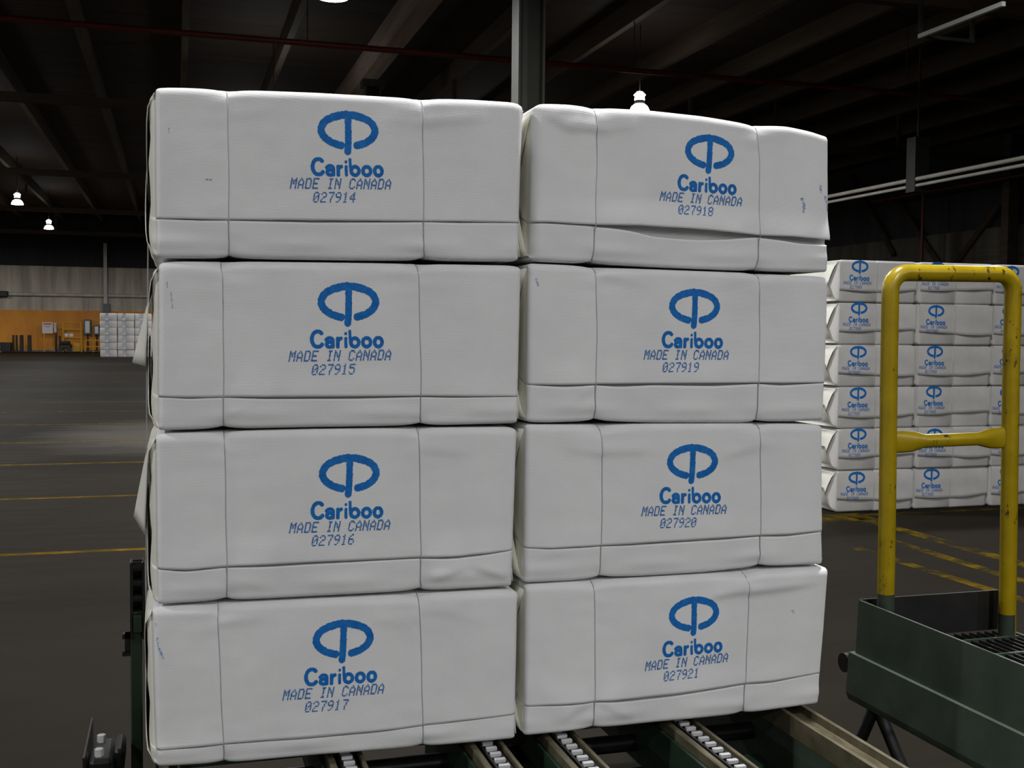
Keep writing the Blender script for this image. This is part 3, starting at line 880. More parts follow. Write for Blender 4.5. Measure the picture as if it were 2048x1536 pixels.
SMEARS = {
 '27914': [((-0.0101, 1.941), (-0.0094, 1.928), 0.0015), ((0.0698, 1.8308), (0.0817, 1.8304), 0.0035)],
 '27915': [((-0.0172, 1.6012), (-0.0164, 1.586), 0.0015), ((-0.009, 1.5774), (-0.007, 1.5579), 0.0016), ((-0.007, 1.5579), (-0.0058, 1.5405), 0.0016)],
 '27917': [((-0.041, 0.832), (-0.040, 0.823), 0.003), ((-0.0389, 0.7982), (-0.0369, 0.7735), 0.002), ((-0.0369, 0.7735), (-0.0256, 0.748), 0.0035), ((-0.034, 0.775), (-0.030, 0.757), 0.0035)],
 '27918': [((1.6358, 1.8907), (1.638, 1.8685), 0.004), ((1.5805, 1.8547), (1.5861, 1.8326), 0.005), ((1.5861, 1.8326), (1.586, 1.815), 0.005), ((1.6505, 1.8625), (1.6555, 1.8358), 0.0035), ((1.6555, 1.8358), (1.657, 1.8225), 0.002)],
 '27919': [((0.8491, 1.6276), (0.8559, 1.6069), 0.0035)],
 '27921': [((1.5741, 0.7598), (1.5821, 0.7487), 0.003), ((1.5742, 0.7538), (1.5824, 0.7579), 0.002)],
}
# (centre x, centre z, half length, angle, height, width)
CREASES = {
 '27914': [(0.53, 1.981, 0.06, -0.07, 0.0022, 0.012), (0.64, 1.993, 0.08, 0.10, 0.003, 0.012), (0.18, 1.98, 0.07, 0.2, 0.0012, 0.015)],
 '27915': [(0.16, 1.315, 0.05, 0.5, 0.002, 0.012), (0.45, 1.62, 0.12, 0.1, 0.0012, 0.012), (0.73, 1.31, 0.04, 0.5, 0.0015, 0.01)],
 '27916': [(0.64, 0.905, 0.045, 0.35, 0.006, 0.012), (0.745, 0.903, 0.05, -0.35, 0.006, 0.012), (0.625, 1.20, 0.06, -0.1, 0.0020, 0.012), (0.16, 0.905, 0.06, -0.3, 0.0020, 0.012)],
 '27917': [(0.66, 0.80, 0.08, -0.3, 0.0016, 0.014), (0.50, 0.79, 0.05, -0.3, 0.0016, 0.014), (0.14, 0.82, 0.05, 0.1, 0.0015, 0.01)],
 '27918': [(0.905, 2.004, 0.045, -0.45, 0.0045, 0.012), (0.98, 1.994, 0.05, -0.05, 0.005, 0.012), (1.06, 1.999, 0.05, 0.12, 0.003, 0.012)],
 '27919': [(1.07, 1.625, 0.07, -0.2, 0.002, 0.012), (1.40, 1.625, 0.08, 0.2, 0.002, 0.012), (0.97, 1.33, 0.05, 0.6, 0.0025, 0.012)],
 '27920': [(0.99, 1.195, 0.06, -0.12, 0.003, 0.014), (1.09, 1.19, 0.07, 0.0, 0.003, 0.014), (1.43, 1.187, 0.07, 0.28, 0.003, 0.014), (0.90, 0.935, 0.05, 0.1, 0.002, 0.01)],
 '27921': [(1.39, 0.812, 0.055, 0.16, 0.005, 0.012), (1.52, 0.817, 0.11, 0.06, 0.006, 0.012), (0.965, 0.535, 0.05, 0.5, 0.004, 0.014), (1.07, 0.53, 0.05, -0.5, 0.004, 0.014)],
}
OPTS = {
 '27914': dict(seed=1, re=(0.010, 0.016), shear=(0.0, 0.0, 0.0, -0.008), yoff=0.0),
 '27915': dict(seed=2, re=(0.012, 0.014), shear=(0.002, -0.001, 0.002, -0.004), yoff=-0.003),
 '27916': dict(seed=3, re=(0.010, 0.014), shear=(0.0, 0.002, 0.0, -0.010), yoff=0.0),
 '27917': dict(seed=4, re=(0.012, 0.014), shear=(-0.004, 0.004, 0.002, -0.002), yoff=-0.002),
 '27918': dict(seed=5, x0=0.836, re=(0.026, 0.006), shear=(0.004, 0.0, -0.002, 0.006), yoff=0.002, lift=0.003),
 '27919': dict(seed=6, x0=0.831, re=(0.012, 0.010), shear=(0.0, 0.0, 0.003, -0.003), yoff=0.0),
 '27920': dict(seed=7, x0=0.829, re=(0.013, 0.010), shear=(0.0, 0.0, -0.004, 0.006), yoff=0.003),
 '27921': dict(seed=8, x0=0.832, re=(0.013, 0.008), shear=(0.0, 0.0, 0.010, -0.012), yoff=-0.002),
}
PLACE_WORDS = {
 '27914': 'topmost of the left-hand column', '27915': 'second from the top in the left-hand column',
 '27916': 'third from the top in the left-hand column', '27917': 'bottom of the left-hand column',
 '27918': 'with gaping front flap, topmost of the right-hand column', '27919': 'second from the top in the right-hand column',
 '27920': 'third from the top in the right-hand column', '27921': 'bottom of the right-hand column, on the conveyor',
}
FLAPS = {  # lift of the loose flaps on the left end: (upper, lower)
 '27914': (0.006, 0.006), '27915': (0.050, 0.006), '27916': (0.044, 0.006), '27917': (0.010, 0.004),
 '27918': (0.002, 0.001), '27919': (0.002, 0.001), '27920': (0.002, 0.001), '27921': (0.002, 0.001),
}
for key, d in BALES.items():
    o = OPTS[key]
    if 'x0' in o: d['x0'] = o['x0']
    B = Bale(d, o['seed'], 0.62, o['re'], o['shear'], CREASES.get(key, ()), o.get('lift', 0.0), o.get('yoff', 0.0))
    xm = 0.5 * (B.x0 + B.x1)
    base = Vector((xm, Y_FRONT + 0.31, min(p[1] for p in d['bot'])))
    root = empty('pulp_bale', base, 'white wrapped pulp bale stamped 0%s, %s' % (key, PLACE_WORDS[key]), 'bale', 'stamped pulp bales of the front stack')
    def put(name, mb, mat):
        mb.v = [(p[0] - base.x, p[1] - base.y, p[2] - base.z) for p in mb.v]
        return mb.build(name, mat, root)
    put('wrapper', B.wrapper(), M['paper'])
    put('front_flap', B.top_sheet(), M['paper'])
    lu, ll = FLAPS[key]
    bl = 0.015 if key in ('27914', '27915', '27916', '27917') else 0.004
    put('end_fold', B.end_fold(-1, bl), M['paper_end'])
    put('end_fold', B.end_fold(1, 0.002), M['paper_end'])
    put('end_flap', B.end_flap(-1, True, lu, 0.002, 0.62, bulge=bl), M['paper_end'])
    put('end_flap', B.end_flap(-1, False, ll, 0.005, 0.55, bulge=bl), M['paper_end'])
    put('end_flap', B.end_flap(1, True, 0.0, 0.001, 0.62, bulge=0.002), M['paper_end'])
    put('end_flap', B.end_flap(1, False, 0.0, 0.003, 0.55, bulge=0.002), M['paper_end'])
    for w in B.wx:
        put('wire', B.wire(w), M['wire'])
    (ax, az), (bx, bz) = d['made']
    ln = math.hypot(bx - ax, bz - az)
    ca, sa = (bx - ax) / ln, (bz - az) / ln
    def place(u, v):
        return B.surf(ax + ln * (u * ca - v * sa), az + ln * (u * sa + v * ca))
    put('logo', print_mesh('logo', None, place), M['ink'])
    put('brand_lettering', print_mesh('brand', None, place), M['ink'])
    put('origin_lettering', print_mesh('origin', None, place), M['ink_light'])
    put('serial_number', print_mesh('serial', '0' + key, place), M['ink_light'])
    if key in SMEARS:
        put('ink_smear', spots_mesh(B, SMEARS[key], o['seed']), M['ink_faded'])

# wire tied round the whole left-hand column
uw = []
for (x, z) in ((-0.058, 2.00), (-0.062, 1.70), (-0.067, 1.35), (-0.069, 1.05), (-0.072, 0.86), (-0.068, 0.52), (-0.05, 0.477), (0.3, 0.476), (0.80, 0.476), (0.8225, 0.50), (0.8225, 1.2), (0.8225, 2.0), (0.80, 2.060), (0.4, 2.052), (-0.03, 2.044)):
    uw.append((x, 2.93, z))
uw.append(uw[0])
tag(MB().tube(uw, 0.0016, 6, cap=False).build('stack_wire', M['wire']), 'thin steel wire tied upright round the left-hand bale column', 'wire')

# ------------------------------------------------------------------ chain conveyor under the stack
CZ = 0.474
conv = empty('chain_conveyor', (0.8, 2.2, 0.0), 'green chain conveyor with steel chain strands under the bale stack', 'conveyor')
def cput(name, mb, mat, parent=conv):
    off = Vector((0.8, 2.2, 0.0))
    mb.v = [(p[0] - off.x, p[1] - off.y, p[2] - off.z) for p in mb.v]
    return mb.build(name, M[mat] if isinstance(mat, str) else mat, parent)
CY0, CY1 = 0.9, 3.6
link_mesh = None
for xc in (0.393, 0.744, 0.941, 1.283):
    tr = cput('chain_track', MB().box(xc - 0.047, xc - 0.030, CY0, CY1, CZ - 0.050, CZ - 0.004, 0.003)
              .box(xc + 0.030, xc + 0.040, CY0, CY1, CZ - 0.050, CZ - 0.004, 0.002)
              .box(xc - 0.047, xc + 0.040, CY0, CY1, CZ - 0.060, CZ - 0.050), 'steel')
    cput('side_plate', MB().box(xc - 0.058, xc - 0.048, CY0, CY1, CZ - 0.17, CZ - 0.030), 'green_dark', tr)
    cput('side_plate', MB().box(xc + 0.041, xc + 0.048, CY0, CY1, CZ - 0.17, CZ - 0.030), 'green_dark', tr)
    cput('chain_side_bar', MB().box(xc - 0.020, xc - 0.014, CY0, 2.76, CZ - 0.044, CZ - 0.009).box(xc + 0.014, xc + 0.020, CY0, 2.76, CZ - 0.044, CZ - 0.009), 'greasy', tr)
    yl = 1.55
    while yl < 2.75:
        if link_mesh is None:
            mb = MB().box(-0.0135, 0.0135, -0.0065, 0.0065, -0.010, 0.0, 0.0012)
            mb.tube([(-0.022, 0, -0.026), (0.022, 0, -0.026)], 0.004, 6)
            link_mesh = mb.mesh('chain_link', M['bright_steel'])
        link('chain_link', link_mesh, tr, (xc - 0.8, yl - 2.2, CZ - 0.002))
        yl += 0.0385
# outer guide channel at the right
cput('guide_channel', MB().box(1.578, 1.586, CY0, CY1, CZ - 0.055, CZ + 0.0).box(1.586, 1.642, CY0, CY1, CZ - 0.024, CZ - 0.016)
     .box(1.642, 1.654, CY0, CY1, CZ - 0.055, CZ + 0.004), 'steel')
cput('guide_channel', MB().box(-0.030, -0.018, CY0, CY1, CZ - 0.055, CZ - 0.002).box(-0.018, 0.03, CY0, CY1, CZ - 0.030, CZ - 0.022), 'steel')
for yy in (0.98, 2.0, 2.78, 3.5):
    cput('cross_beam', MB().box(-0.06, 1.66, yy - 0.04, yy + 0.04, CZ - 0.30, CZ - 0.175), 'green_dark')
for xc in (-0.03, 1.60):
    cput('frame_side', MB().box(xc - 0.012, xc + 0.012, CY0, CY1, CZ - 0.32, CZ - 0.056), 'green')
for xa, xb in ((1.08, 1.235), (1.35, 1.575)):
    cput('drip_pan', MB().add([(xa, 1.0, CZ - 0.16), (xb, 1.0, CZ - 0.10), (xb, 2.42, CZ - 0.10), (xa, 2.42, CZ - 0.16),
                                (xa, 1.0, CZ - 0.165), (xb, 1.0, CZ - 0.105), (xb, 2.42, CZ - 0.105), (xa, 2.42, CZ - 0.165)],
                               [(0, 1, 2, 3), (7, 6, 5, 4), (0, 4, 5, 1), (1, 5, 6, 2), (2, 6, 7, 3), (3, 7, 4, 0)]), 'green')
for xc in (-0.03, 0.8, 1.60):
    for yy in (1.05, 2.8, 3.45):
        cput('leg', MB().box(xc - 0.035, xc + 0.035, yy - 0.035, yy + 0.035, 0.0, CZ - 0.30), 'green_dark')
cput('drive_shaft', MB().tube([(-0.05, 2.86, CZ - 0.12), (1.62, 2.86, CZ - 0.12)], 0.025, 10), 'greasy')

# green stop post with greasy chain head, left of the stack
px, py = -0.096, 3.02
post = empty('stop_post', (px, py, 0.0), 'dark green post with greasy black chain head left of the bottom bale', 'post')
def pput(name, mb, mat, par=None):
    mb.v = [(p[0] - px, p[1] - py, p[2]) for p in mb.v]
    return mb.build(name, M[mat], par or post)
pput('post_tube', MB().box(px - 0.016, px + 0.012, py - 0.02, py + 0.02, 0.0, 0.74, 0.003), 'green_dark')
head = pput('chain_head', MB().box(px - 0.016, px - 0.009, py - 0.03, py + 0.03, 0.70, 0.90, 0.002).box(px + 0.013, px + 0.020, py - 0.03, py + 0.03, 0.70, 0.90, 0.002), 'greasy')
for zc in (0.885, 0.845, 0.805, 0.765, 0.728):
    pput('roller', MB().tube([(px - 0.010, py - 0.012, zc), (px + 0.014, py - 0.012, zc)], 0.015, 10), 'greasy', head)
pput('back_plate', MB().box(px - 0.009, px + 0.013, py + 0.004, py + 0.012, 0.70, 0.90), 'greasy', head)
pput('wear_plate', MB().box(px - 0.008, px + 0.012, py - 0.036, py - 0.030, 0.72, 0.765, 0.002), 'green_dark', head)
pput('bracket', MB().box(px - 0.036, px - 0.012, py - 0.012, py + 0.012, 0.700, 0.712).box(px - 0.030, px - 0.016, py - 0.012, py + 0.012, 0.665, 0.712).box(px - 0.036, px - 0.012, py - 0.012, py + 0.012, 0.655, 0.667), 'greasy')

# bearing block with bolts beside the post
bx_, by_ = -0.175, 2.96
brg = empty('bearing_block', (bx_, by_, 0.0), 'greasy black bearing block with shiny bolts beside the green post', 'bearing')
def bput(name, mb, mat):
    mb.v = [(p[0] - bx_, p[1] - by_, p[2]) for p in mb.v]
    return mb.build(name, M[mat], brg)
bput('pedestal', MB().box(-0.215, -0.130, 2.86, 3.06, 0.0, 0.40, 0.006), 'greasy')
bput('housing', MB().box(-0.205, -0.150, 2.88, 3.04, 0.40, 0.438, 0.010), 'greasy')
bput('cap', MB().box(-0.148, -0.124, 2.90, 3.02, 0.40, 0.452, 0.008), 'greasy')
for yy in (2.91, 3.01):
    bput('bolt', MB().tube([(-0.184, yy, 0.434), (-0.184, yy, 0.456)], 0.011, 6, smooth=False), 'bright_steel')
bput('side_rail', MB().box(-0.2215, -0.2165, 2.9, 3.2, 0.36, 0.44), 'greasy')

# ------------------------------------------------------------------ step platform with yellow guard rail
plx, ply = 2.4, 2.4
plat = empty('step_platform', (plx, ply, 0.0), 'green steel step platform with chipped yellow tubular guard rail at right', 'platform')
def splat(name, mb, mat, par=None):
    mb.v = [(p[0] - plx, p[1] - ply, p[2]) for p in mb.v]
    return mb.build(name, M[mat], par or plat)
PX = 2.125
def prism(poly_xz, y0, y1):
    n = len(poly_xz)
    v = [(x, y0, z) for x, z in poly_xz] + [(x, y1, z) for x, z in poly_xz]
    f = [tuple(range(n)), tuple(range(2 * n - 1, n - 1, -1))] + [(i, n + i, n + (i + 1) % n, (i + 1) % n) for i in range(n)]
    return MB().add(v, f)
splat('side_plate', prism([(PX, 0.45), (PX + 0.006, 0.45), (PX + 0.014, 0.632), (PX + 0.006, 0.632)], 0.7, 3.15), 'green')
splat('side_channel', prism([(PX - 0.020, 0.325), (PX - 0.010, 0.300), (PX + 0.03, 0.300), (PX + 0.03, 0.306), (PX - 0.006, 0.308), (PX - 0.012, 0.328), (PX - 0.006, 0.448), (PX + 0.006, 0.450), (PX + 0.006, 0.458), (PX - 0.012, 0.456)], 0.7, 3.17), 'green')
splat('side_channel', MB().box(2.69, 2.70, 0.7, 3.15, 0.40, 0.505), 'green')
splat('toe_board', MB().box(PX + 0.01, 2.675, 3.145, 3.153, 0.500, 0.634), 'black')
splat('end_beam', MB().box(PX + 0.008, 2.69, 3.10, 3.145, 0.40, 0.47), 'black')
for q in range(18):
    x = PX + 0.035 + q * 0.0305
    splat('grating_bar', MB().box(x, x + 0.005, 0.7, 3.14, 0.470, 0.498), 'black')
for q in range(15):
    y = 3.06 - q * 0.16
    splat('grating_crossbar', MB().box(PX + 0.02, 2.69, y - 0.005, y + 0.005, 0.484, 0.500), 'green')
splat('pivot_shaft', MB().tube([(PX - 0.012, 3.20, 0.412), (PX + 0.05, 3.20, 0.412)], 0.032, 14), 'greasy')
for (x, y, x2, y2) in ((2.165, 3.09, 2.06, 3.14), (2.165, 3.09, 2.24, 2.95)):
    splat('leg', MB().tube([(x, y, 0.305), (x2, y2, 0.0)], 0.020, 8), 'black')
for (x, y) in ((2.66, 3.09), (2.66, 0.8), (2.16, 0.8)):
    splat('leg', MB().box(x - 0.02, x + 0.02, y - 0.02, y + 0.02, 0.0, 0.41), 'black')
YR = 3.085
hoop = [(2.190, YR, 0.47), (2.186, YR, 0.9), (2.178, YR, 1.4), (2.176, YR, 1.60)]
for a in range(0, 91, 15):
    t = math.radians(a)
    hoop.append((2.176 + 0.058 * (1 - math.cos(t)), YR, 1.636 + 0.058 * math.sin(t)))
for a in range(90, -1, -15):
    t = math.radians(a)
    hoop.append((2.645 - 0.058 * (1 - math.cos(t)), YR, 1.640 + 0.058 * math.sin(t)))
hoop += [(2.646, YR, 1.4), (2.656, YR, 0.9), (2.664, YR, 0.470)]
gr = splat('guard_rail', MB().tube(hoop, 0.0272, 16), 'yellow')
def flat_tube(x0, x1, z0, z1):
    n, secs = 14, []
    prof = [(0.0, 0.008, 0.034), (0.06, 0.010, 0.036), (0.16, 0.014, 0.034), (0.27, 0.021, 0.022), (0.73, 0.021, 0.022), (0.84, 0.014, 0.034), (0.94, 0.010, 0.036), (1.0, 0.008, 0.034)]
    v = []
    for t, a, b in prof:
        x = x0 + (x1 - x0) * t; z = z0 + (z1 - z0) * t
        v += [(x, YR + a * math.cos(2 * math.pi * k / n), z + b * math.sin(2 * math.pi * k / n)) for k in range(n)]
    f = []
    for i in range(len(prof) - 1):
        for k in range(n):
            f.append((i * n + k, i * n + (k + 1) % n, (i + 1) * n + (k + 1) % n, (i + 1) * n + k))
    return MB().add(v, f, True)
splat('mid_rail', flat_tube(2.200, 2.640, 1.153, 1.160), 'yellow', gr)
splat('paint_patch', MB().tube([(2.1895, YR, 0.56), (2.1885, YR, 0.665)], 0.0276, 16, cap=False), 'green', gr)
splat('paint_patch', MB().tube([(2.6625, YR, 0.475), (2.6605, YR, 0.57)], 0.0276, 16, cap=False), 'green', gr)

# ------------------------------------------------------------------ second stack, right of the guard rail
def simple_bale_parts(W, H, D, seed, hinge, small=False):
    """shared meshes of one background bale; local origin = front left bottom corner"""
    rg = random.Random(seed)
    r = 0.018
    def prof(y0):
        out = []
        for (cy, cz, a0) in ((D - r, H - r, 90), (r, H - r, 180), (r, r, 270), (D - r, r, 360)):
            for a in (0, 45, 90):
                t = math.radians(a0 - 90 + a)
                out.append((cy + r * math.cos(t), cz + r * math.sin(t)))
        return out
    st = [0, 0.006, 0.03, W * 0.25, W * 0.46, W * 0.47, W * 0.48, W * 0.75, W - 0.03, W - 0.006, W]
    rings = []
    for i, x in enumerate(st):
        s = 0.012 if i in (0, len(st) - 1) else (0.003 if i in (1, len(st) - 2) else 0.0)
        if i == 5: s = 0.006
        bul = 0.004 * math.sin(x * 9 + seed)
        ring = []
        for (y, z) in prof(0):
            yy = D / 2 + (y - D / 2) * (1 - 2 * s / D)
            zz = H / 2 + (z - H / 2) * (1 - 2 * s / H)
            ring.append((x, yy + (bul if y < D / 2 else 0), zz))
        rings.append(ring)
    n = len(rings[0]); f = []
    for i in range(len(rings) - 1):
        for k in range(n):
            f.append((i * n + k, (i + 1) * n + k, (i + 1) * n + (k + 1) % n, i * n + (k + 1) % n))
    body = MB().add([p for q in rings for p in q], f, True)
    cap = [[(x0_[0] - b * 0.014, D / 2 + (x0_[1] - D / 2) * s, H / 2 + (x0_[2] - H / 2) * s) for x0_ in rings[0]] for s, b in ((1, 0), (0.97, 0.6), (0.88, 0.95), (0.5, 1.0))]
    body.add([p for q in cap for p in q], [(i * n + k, i * n + (k + 1) % n, (i + 1) * n + (k + 1) % n, (i + 1) * n + k) for i in range(3) for k in range(n)] + [tuple(3 * n + k for k in range(n))], True)
    body.add(rings[-1], [tuple(range(n - 1, -1, -1))])
    P = {'wrapper': body.mesh('wrapper', M['paper_warm_dim'])}
    if small: return P
    # front flap sheet with a wavy lower edge
    zs = H * hinge
    sh = MB(); cols = 25; v = []
    for i in range(cols):
        x = 0.002 + (W - 0.004) * i / (cols - 1)
        wire = math.exp(-abs(x - W * 0.47) / 0.03)
        e = zs + 0.006 * math.sin(x * 7 + seed) + 0.01 * math.sin(x * 3.1 + seed * 2)
        bulge = (1 - wire) * abs(math.sin(math.pi * x / (W * 0.49)))
        lift = 0.003 + 0.016 * bulge
        b0 = 0.004 * math.sin(x * 9 + seed)
        for (z, o) in ((H - 0.004, -0.012), (H - 0.018, 0.003), (H * 0.62, 0.003 + 0.2 * lift), (e + 0.03, 0.003 + 0.6 * lift), (e, 0.003 + lift), (e, 0.001 + lift), (e + 0.03, 0.001 + 0.6 * lift), (H * 0.62, 0.001), (H - 0.018, 0.001), (H - 0.006, -0.012)):
            v.append((x, b0 - o, z))
    k = 10; f = []
    for i in range(cols - 1):
        for j in range(k):
            f.append((i * k + j, i * k + (j + 1) % k, (i + 1) * k + (j + 1) % k, (i + 1) * k + j))
    sh.add(v, f, True)
    sh.add(v[:k], [tuple(range(k - 1, -1, -1))]); sh.add(v[-k:], [tuple(range(k))])
    P['front_flap'] = sh.mesh('front_flap', M['paper_warm_dim'])
    # end flaps at the left end
    for nm, upper in (('end_flap', True), ('end_flap_b', False)):
        mb = MB(); m_ = 6
        for s in (0, 1):
            g = []
            for i in range(m_):
                t = i / (m_ - 1)
                z = H - 0.012 - t * 0.60 * H if upper else 0.012 + t * 0.52 * H
                ins = 0.014 + t * 0.6 * H * 0.6
                for j in range(m_):
                    q = j / (m_ - 1)
                    y = ins + q * (D - 2 * ins)
                    x = -(0.002 if upper else 0.006) - 0.014 * min(1, t * 6) - (0.010 + (0.02 if not upper else 0.006) * (1 - q)) * math.sin(math.pi * 0.8 * t) - s * 0.003
                    g.append((x, y, z))
            mb.add(g, [tuple((i * m_ + j, i * m_ + j + 1, (i + 1) * m_ + j + 1, (i + 1) * m_ + j)) for i in range(m_ - 1) for j in range(m_ - 1)], True)
        N = m_ * m_
        ring = list(range(m_)) + [i * m_ + m_ - 1 for i in range(1, m_)] + [(m_ - 1) * m_ + j for j in range(m_ - 2, -1, -1)] + [i * m_ for i in range(m_ - 2, 0, -1)]
        mb.f += [(a, N + a, N + b, b) for a, b in zip(ring, ring[1:] + ring[:1])]
        mb.sm += [True] * len(ring)
        P[nm] = mb.mesh('end_flap', M['paper_end'])
    xw = W * 0.47
    b0 = 0.004 * math.sin(xw * 9 + seed)
    P['wire'] = MB().tube([(xw, D * 0.95, H - 0.004), (xw, 0.02, H - 0.004), (xw, -0.007 + b0, H - 0.02), (xw, -0.009 + b0, H * 0.5), (xw, -0.009 + b0, zs), (xw, -0.002 + b0, 0.02), (xw, 0.02, 0.003), (xw, D * 0.95, 0.003)], 0.0022, 5).mesh('wire', M['wire'])
    return P

def flap_y(x, z, W, H, seed, hinge):
    wire = math.exp(-abs(x - W * 0.47) / 0.03)
    e = H * hinge + 0.006 * math.sin(x * 7 + seed) + 0.01 * math.sin(x * 3.1 + seed * 2)
    lift = 0.003 + 0.016 * (1 - wire) * abs(math.sin(math.pi * x / (W * 0.49)))
    o = float(np.interp(z, [e, e + 0.03, H * 0.62, H - 0.018], [0.003 + lift, 0.003 + 0.6 * lift, 0.003 + 0.2 * lift, 0.003]))
    return 0.004 * math.sin(x * 9 + seed) - o

def stack_print(x0, z0, size, tilt, coarse, yf):
    ca, sa = math.cos(tilt), math.sin(tilt)
    def pl(u, v):
        x, z = x0 + size * (u * ca - v * sa), z0 + size * (u * sa + v * ca)
        return (x, yf(x, z), z)
    return [print_mesh('logo', None, pl, coarse), print_mesh('brand', None, pl, coarse), print_mesh('origin', None, pl, coarse), print_mesh('serial', '027900', pl, coarse)]

S2Y = 8.169
H2 = 0.3515
protos = []
for s in (1, 2, 3):
    P = simple_bale_parts(0.742, H2 - 0.002, 0.80, s, 0.25 + 0.02 * s)
    protos.append(P)
PRINTS = []
PN = ('logo', 'brand_lettering', 'origin_lettering', 'serial_number')
PM = ('ink', 'ink', 'ink_light', 'ink_light')
for s in (1, 2, 3):
    for off in (0.012, 0.034):
        q = stack_print(off, 0.135 + 0.006 * s, 0.262, 0.004 * (s - 2), 2.0, lambda x, z, s=s: flap_y(x, z, 0.742, H2 - 0.002, s, 0.25 + 0.02 * s) - 0.0025)
        PRINTS.append([m.mesh(nm, M[mt]) for m, nm, mt in zip(q, PN, PM)])
ROWW = ['bottom', 'second from the floor', 'third from the floor', 'fourth from the floor', 'fifth from the floor', 'topmost']
COLW = ['left column', 'middle column', 'right column']
col_x = [5.285, 6.050, 6.812]
jx = random.Random(11)
for c in range(3):
    for r in range(6):
        x = col_x[c] + jx.uniform(-0.006, 0.006) + 0.004 * c - 0.004 * (r - 2)
        y = S2Y + jx.uniform(-0.015, 0.015)
        P = protos[(c + r * 2) % 3]
        root = empty('pulp_bale', (x, y, r * H2), 'pulp bale behind the guard rail, %s, %s' % (COLW[c], ROWW[r]), 'bale', 'bales of the stack behind the guard rail')
        link('wrapper', P['wrapper'], root)
        link('front_flap', P['front_flap'], root)
        if c == 0:
            link('end_flap', P['end_flap'], root); link('end_flap', P['end_flap_b'], root)
        link('wire', P['wire'], root)
        for nm, me in zip(PN, PRINTS[((c + r * 2) % 3) * 2 + (1 if c == 0 else 0)]):
            link(nm, me, root)

# ------------------------------------------------------------------ far stack in front of the orange wall
S3Y, H3 = 58.07, 0.354
PF = simple_bale_parts(0.765, H3 - 0.004, 0.80, 5, 0.25, small=True)
PRF = stack_print(0.14, 0.12, 0.30, 0.0, 6.0, lambda x, z: -0.012)
lf, bf = PRF[0].mesh('logo', M['ink_faded']), PRF[1].mesh('brand_lettering', M['ink_faded'])
COLF = ['first column', 'second column', 'third column']
for c, x in enumerate((-3.46, -2.66, -1.86)):
    for r in range(6):
        root = empty('pulp_bale', (x + jx.uniform(-0.008, 0.008), S3Y + jx.uniform(-0.02, 0.02), r * H3), 'distant pulp bale before orange wall, %s, %s' % (COLF[c], ROWW[r]), 'bale', 'bales of the distant stack')
        link('wrapper', PF['wrapper'], root)
        link('logo', lf, root); link('brand_lettering', bf, root)

# ------------------------------------------------------------------ columns, pipes, lamps
YCOL = (14.45, 26.8)
CLAB = {14.45: 'tall grey-green steel column rising behind the two bale columns', 26.8: 'steel column with bracket head, hidden behind the top left bale'}
for yy in YCOL:
    x0, x1 = 4.335, 4.70
    root = empty('steel_column', ((x0 + x1) / 2, yy, 0.0), CLAB.get(yy, 'steel roof column hidden behind the front stack'), 'column', 'roof columns of the middle line')
    cx = (x0 + x1) / 2
    MB().box(x0 - cx, x0 - cx + 0.03, -0.16, 0.16, 0, 7.2).build('flange', M['col_green'], root)
    MB().box(x1 - cx - 0.03, x1 - cx, -0.16, 0.16, 0, 7.2).build('flange', M['col_green'], root)
    MB().box(x0 - cx + 0.03, x1 - cx - 0.03, -0.01, 0.01, 0, 7.2).build('web', M['col_green'], root)
    MB().box(-0.26, 0.26, -0.22, 0.22, 7.2, 7.36).build('head_plate', M['col_green'], root)
    MB().box(-0.3, 0.3, -0.3, 0.3, 0, 0.03).build('base_plate', M['col_green'], root)

sp = empty('sprinkler_pipe', (-2.0, 20.5, 6.6), 'long red sprinkler pipe crossing under the roof', 'pipe')
MB().tube([(-18, 0, 0), (25.9, 0.3, 0)], 0.055, 10).build('main_pipe', M['red_pipe'], sp)
for x in (-13.0, -8.0, -3.0, 0.2, 4.3, 10.6, 16.8):
    MB().tube([(x, 0.1, 0.05), (x, 0.1, 1.34)], 0.012, 6).build('hanger', M['girder'], sp)
sp2 = empty('sprinkler_branch', (23.15, 31.0, 6.05), 'thin dark red pipe along the right wall', 'pipe')
MB().tube([(0, -6, 0), (0, 3.0, 0)], 0.05, 8).build('main_pipe', M['red_pipe'], sp2)
MB().tube([(0, 0.2, 0), (0, 0.2, -6.0)], 0.05, 8).build('drop_pipe', M['red_pipe'], sp2)

cd = empty('conduit_run', (15.0, 20.0, 4.7), 'pair of pale pipes running back along the right side', 'pipe')
MB().tube([(0, -8, 0.06), (0, 16.0, 0.06)], 0.045, 8).build('upper_pipe', M['pale_pipe'], cd)
MB().tube([(0, -8, -0.075), (0, 16.0, -0.075)], 0.036, 8).build('lower_pipe', M['pale_pipe'], cd)
for yy in (-5.4, 0.6, 6.6, 12.6):
    MB().box(-0.05, 0.30, yy - 0.15, yy + 0.15, -0.20, 0.95).build('hanger_plate', M['col_green'], cd)
    MB().box(0.10, 0.14, yy - 0.02, yy + 0.02, 0.95, 3.2).build('hanger_rod', M['girder'], cd)

br = empty('hanging_bracket', (10.44, 14.3, 5.85), 'white angled steel bracket hanging from the roof girder, upper right', 'bracket')
MB().box(0.0, 0.06, -1.75, 0.0, -0.03, 0.03).build('long_arm', M['white_steel'], br)
MB().box(0.06, 0.96, -0.05, 0.0, -0.025, 0.02).build('cross_arm', M['col_green'], br)
MB().box(0.90, 0.95, -0.05, 0.0, 0.02, 0.52).build('hanger', M['col_green'], br)
MB().box(0.0, 0.05, -0.05, 0.0, 0.03, 0.52).build('hanger', M['col_green'], br)

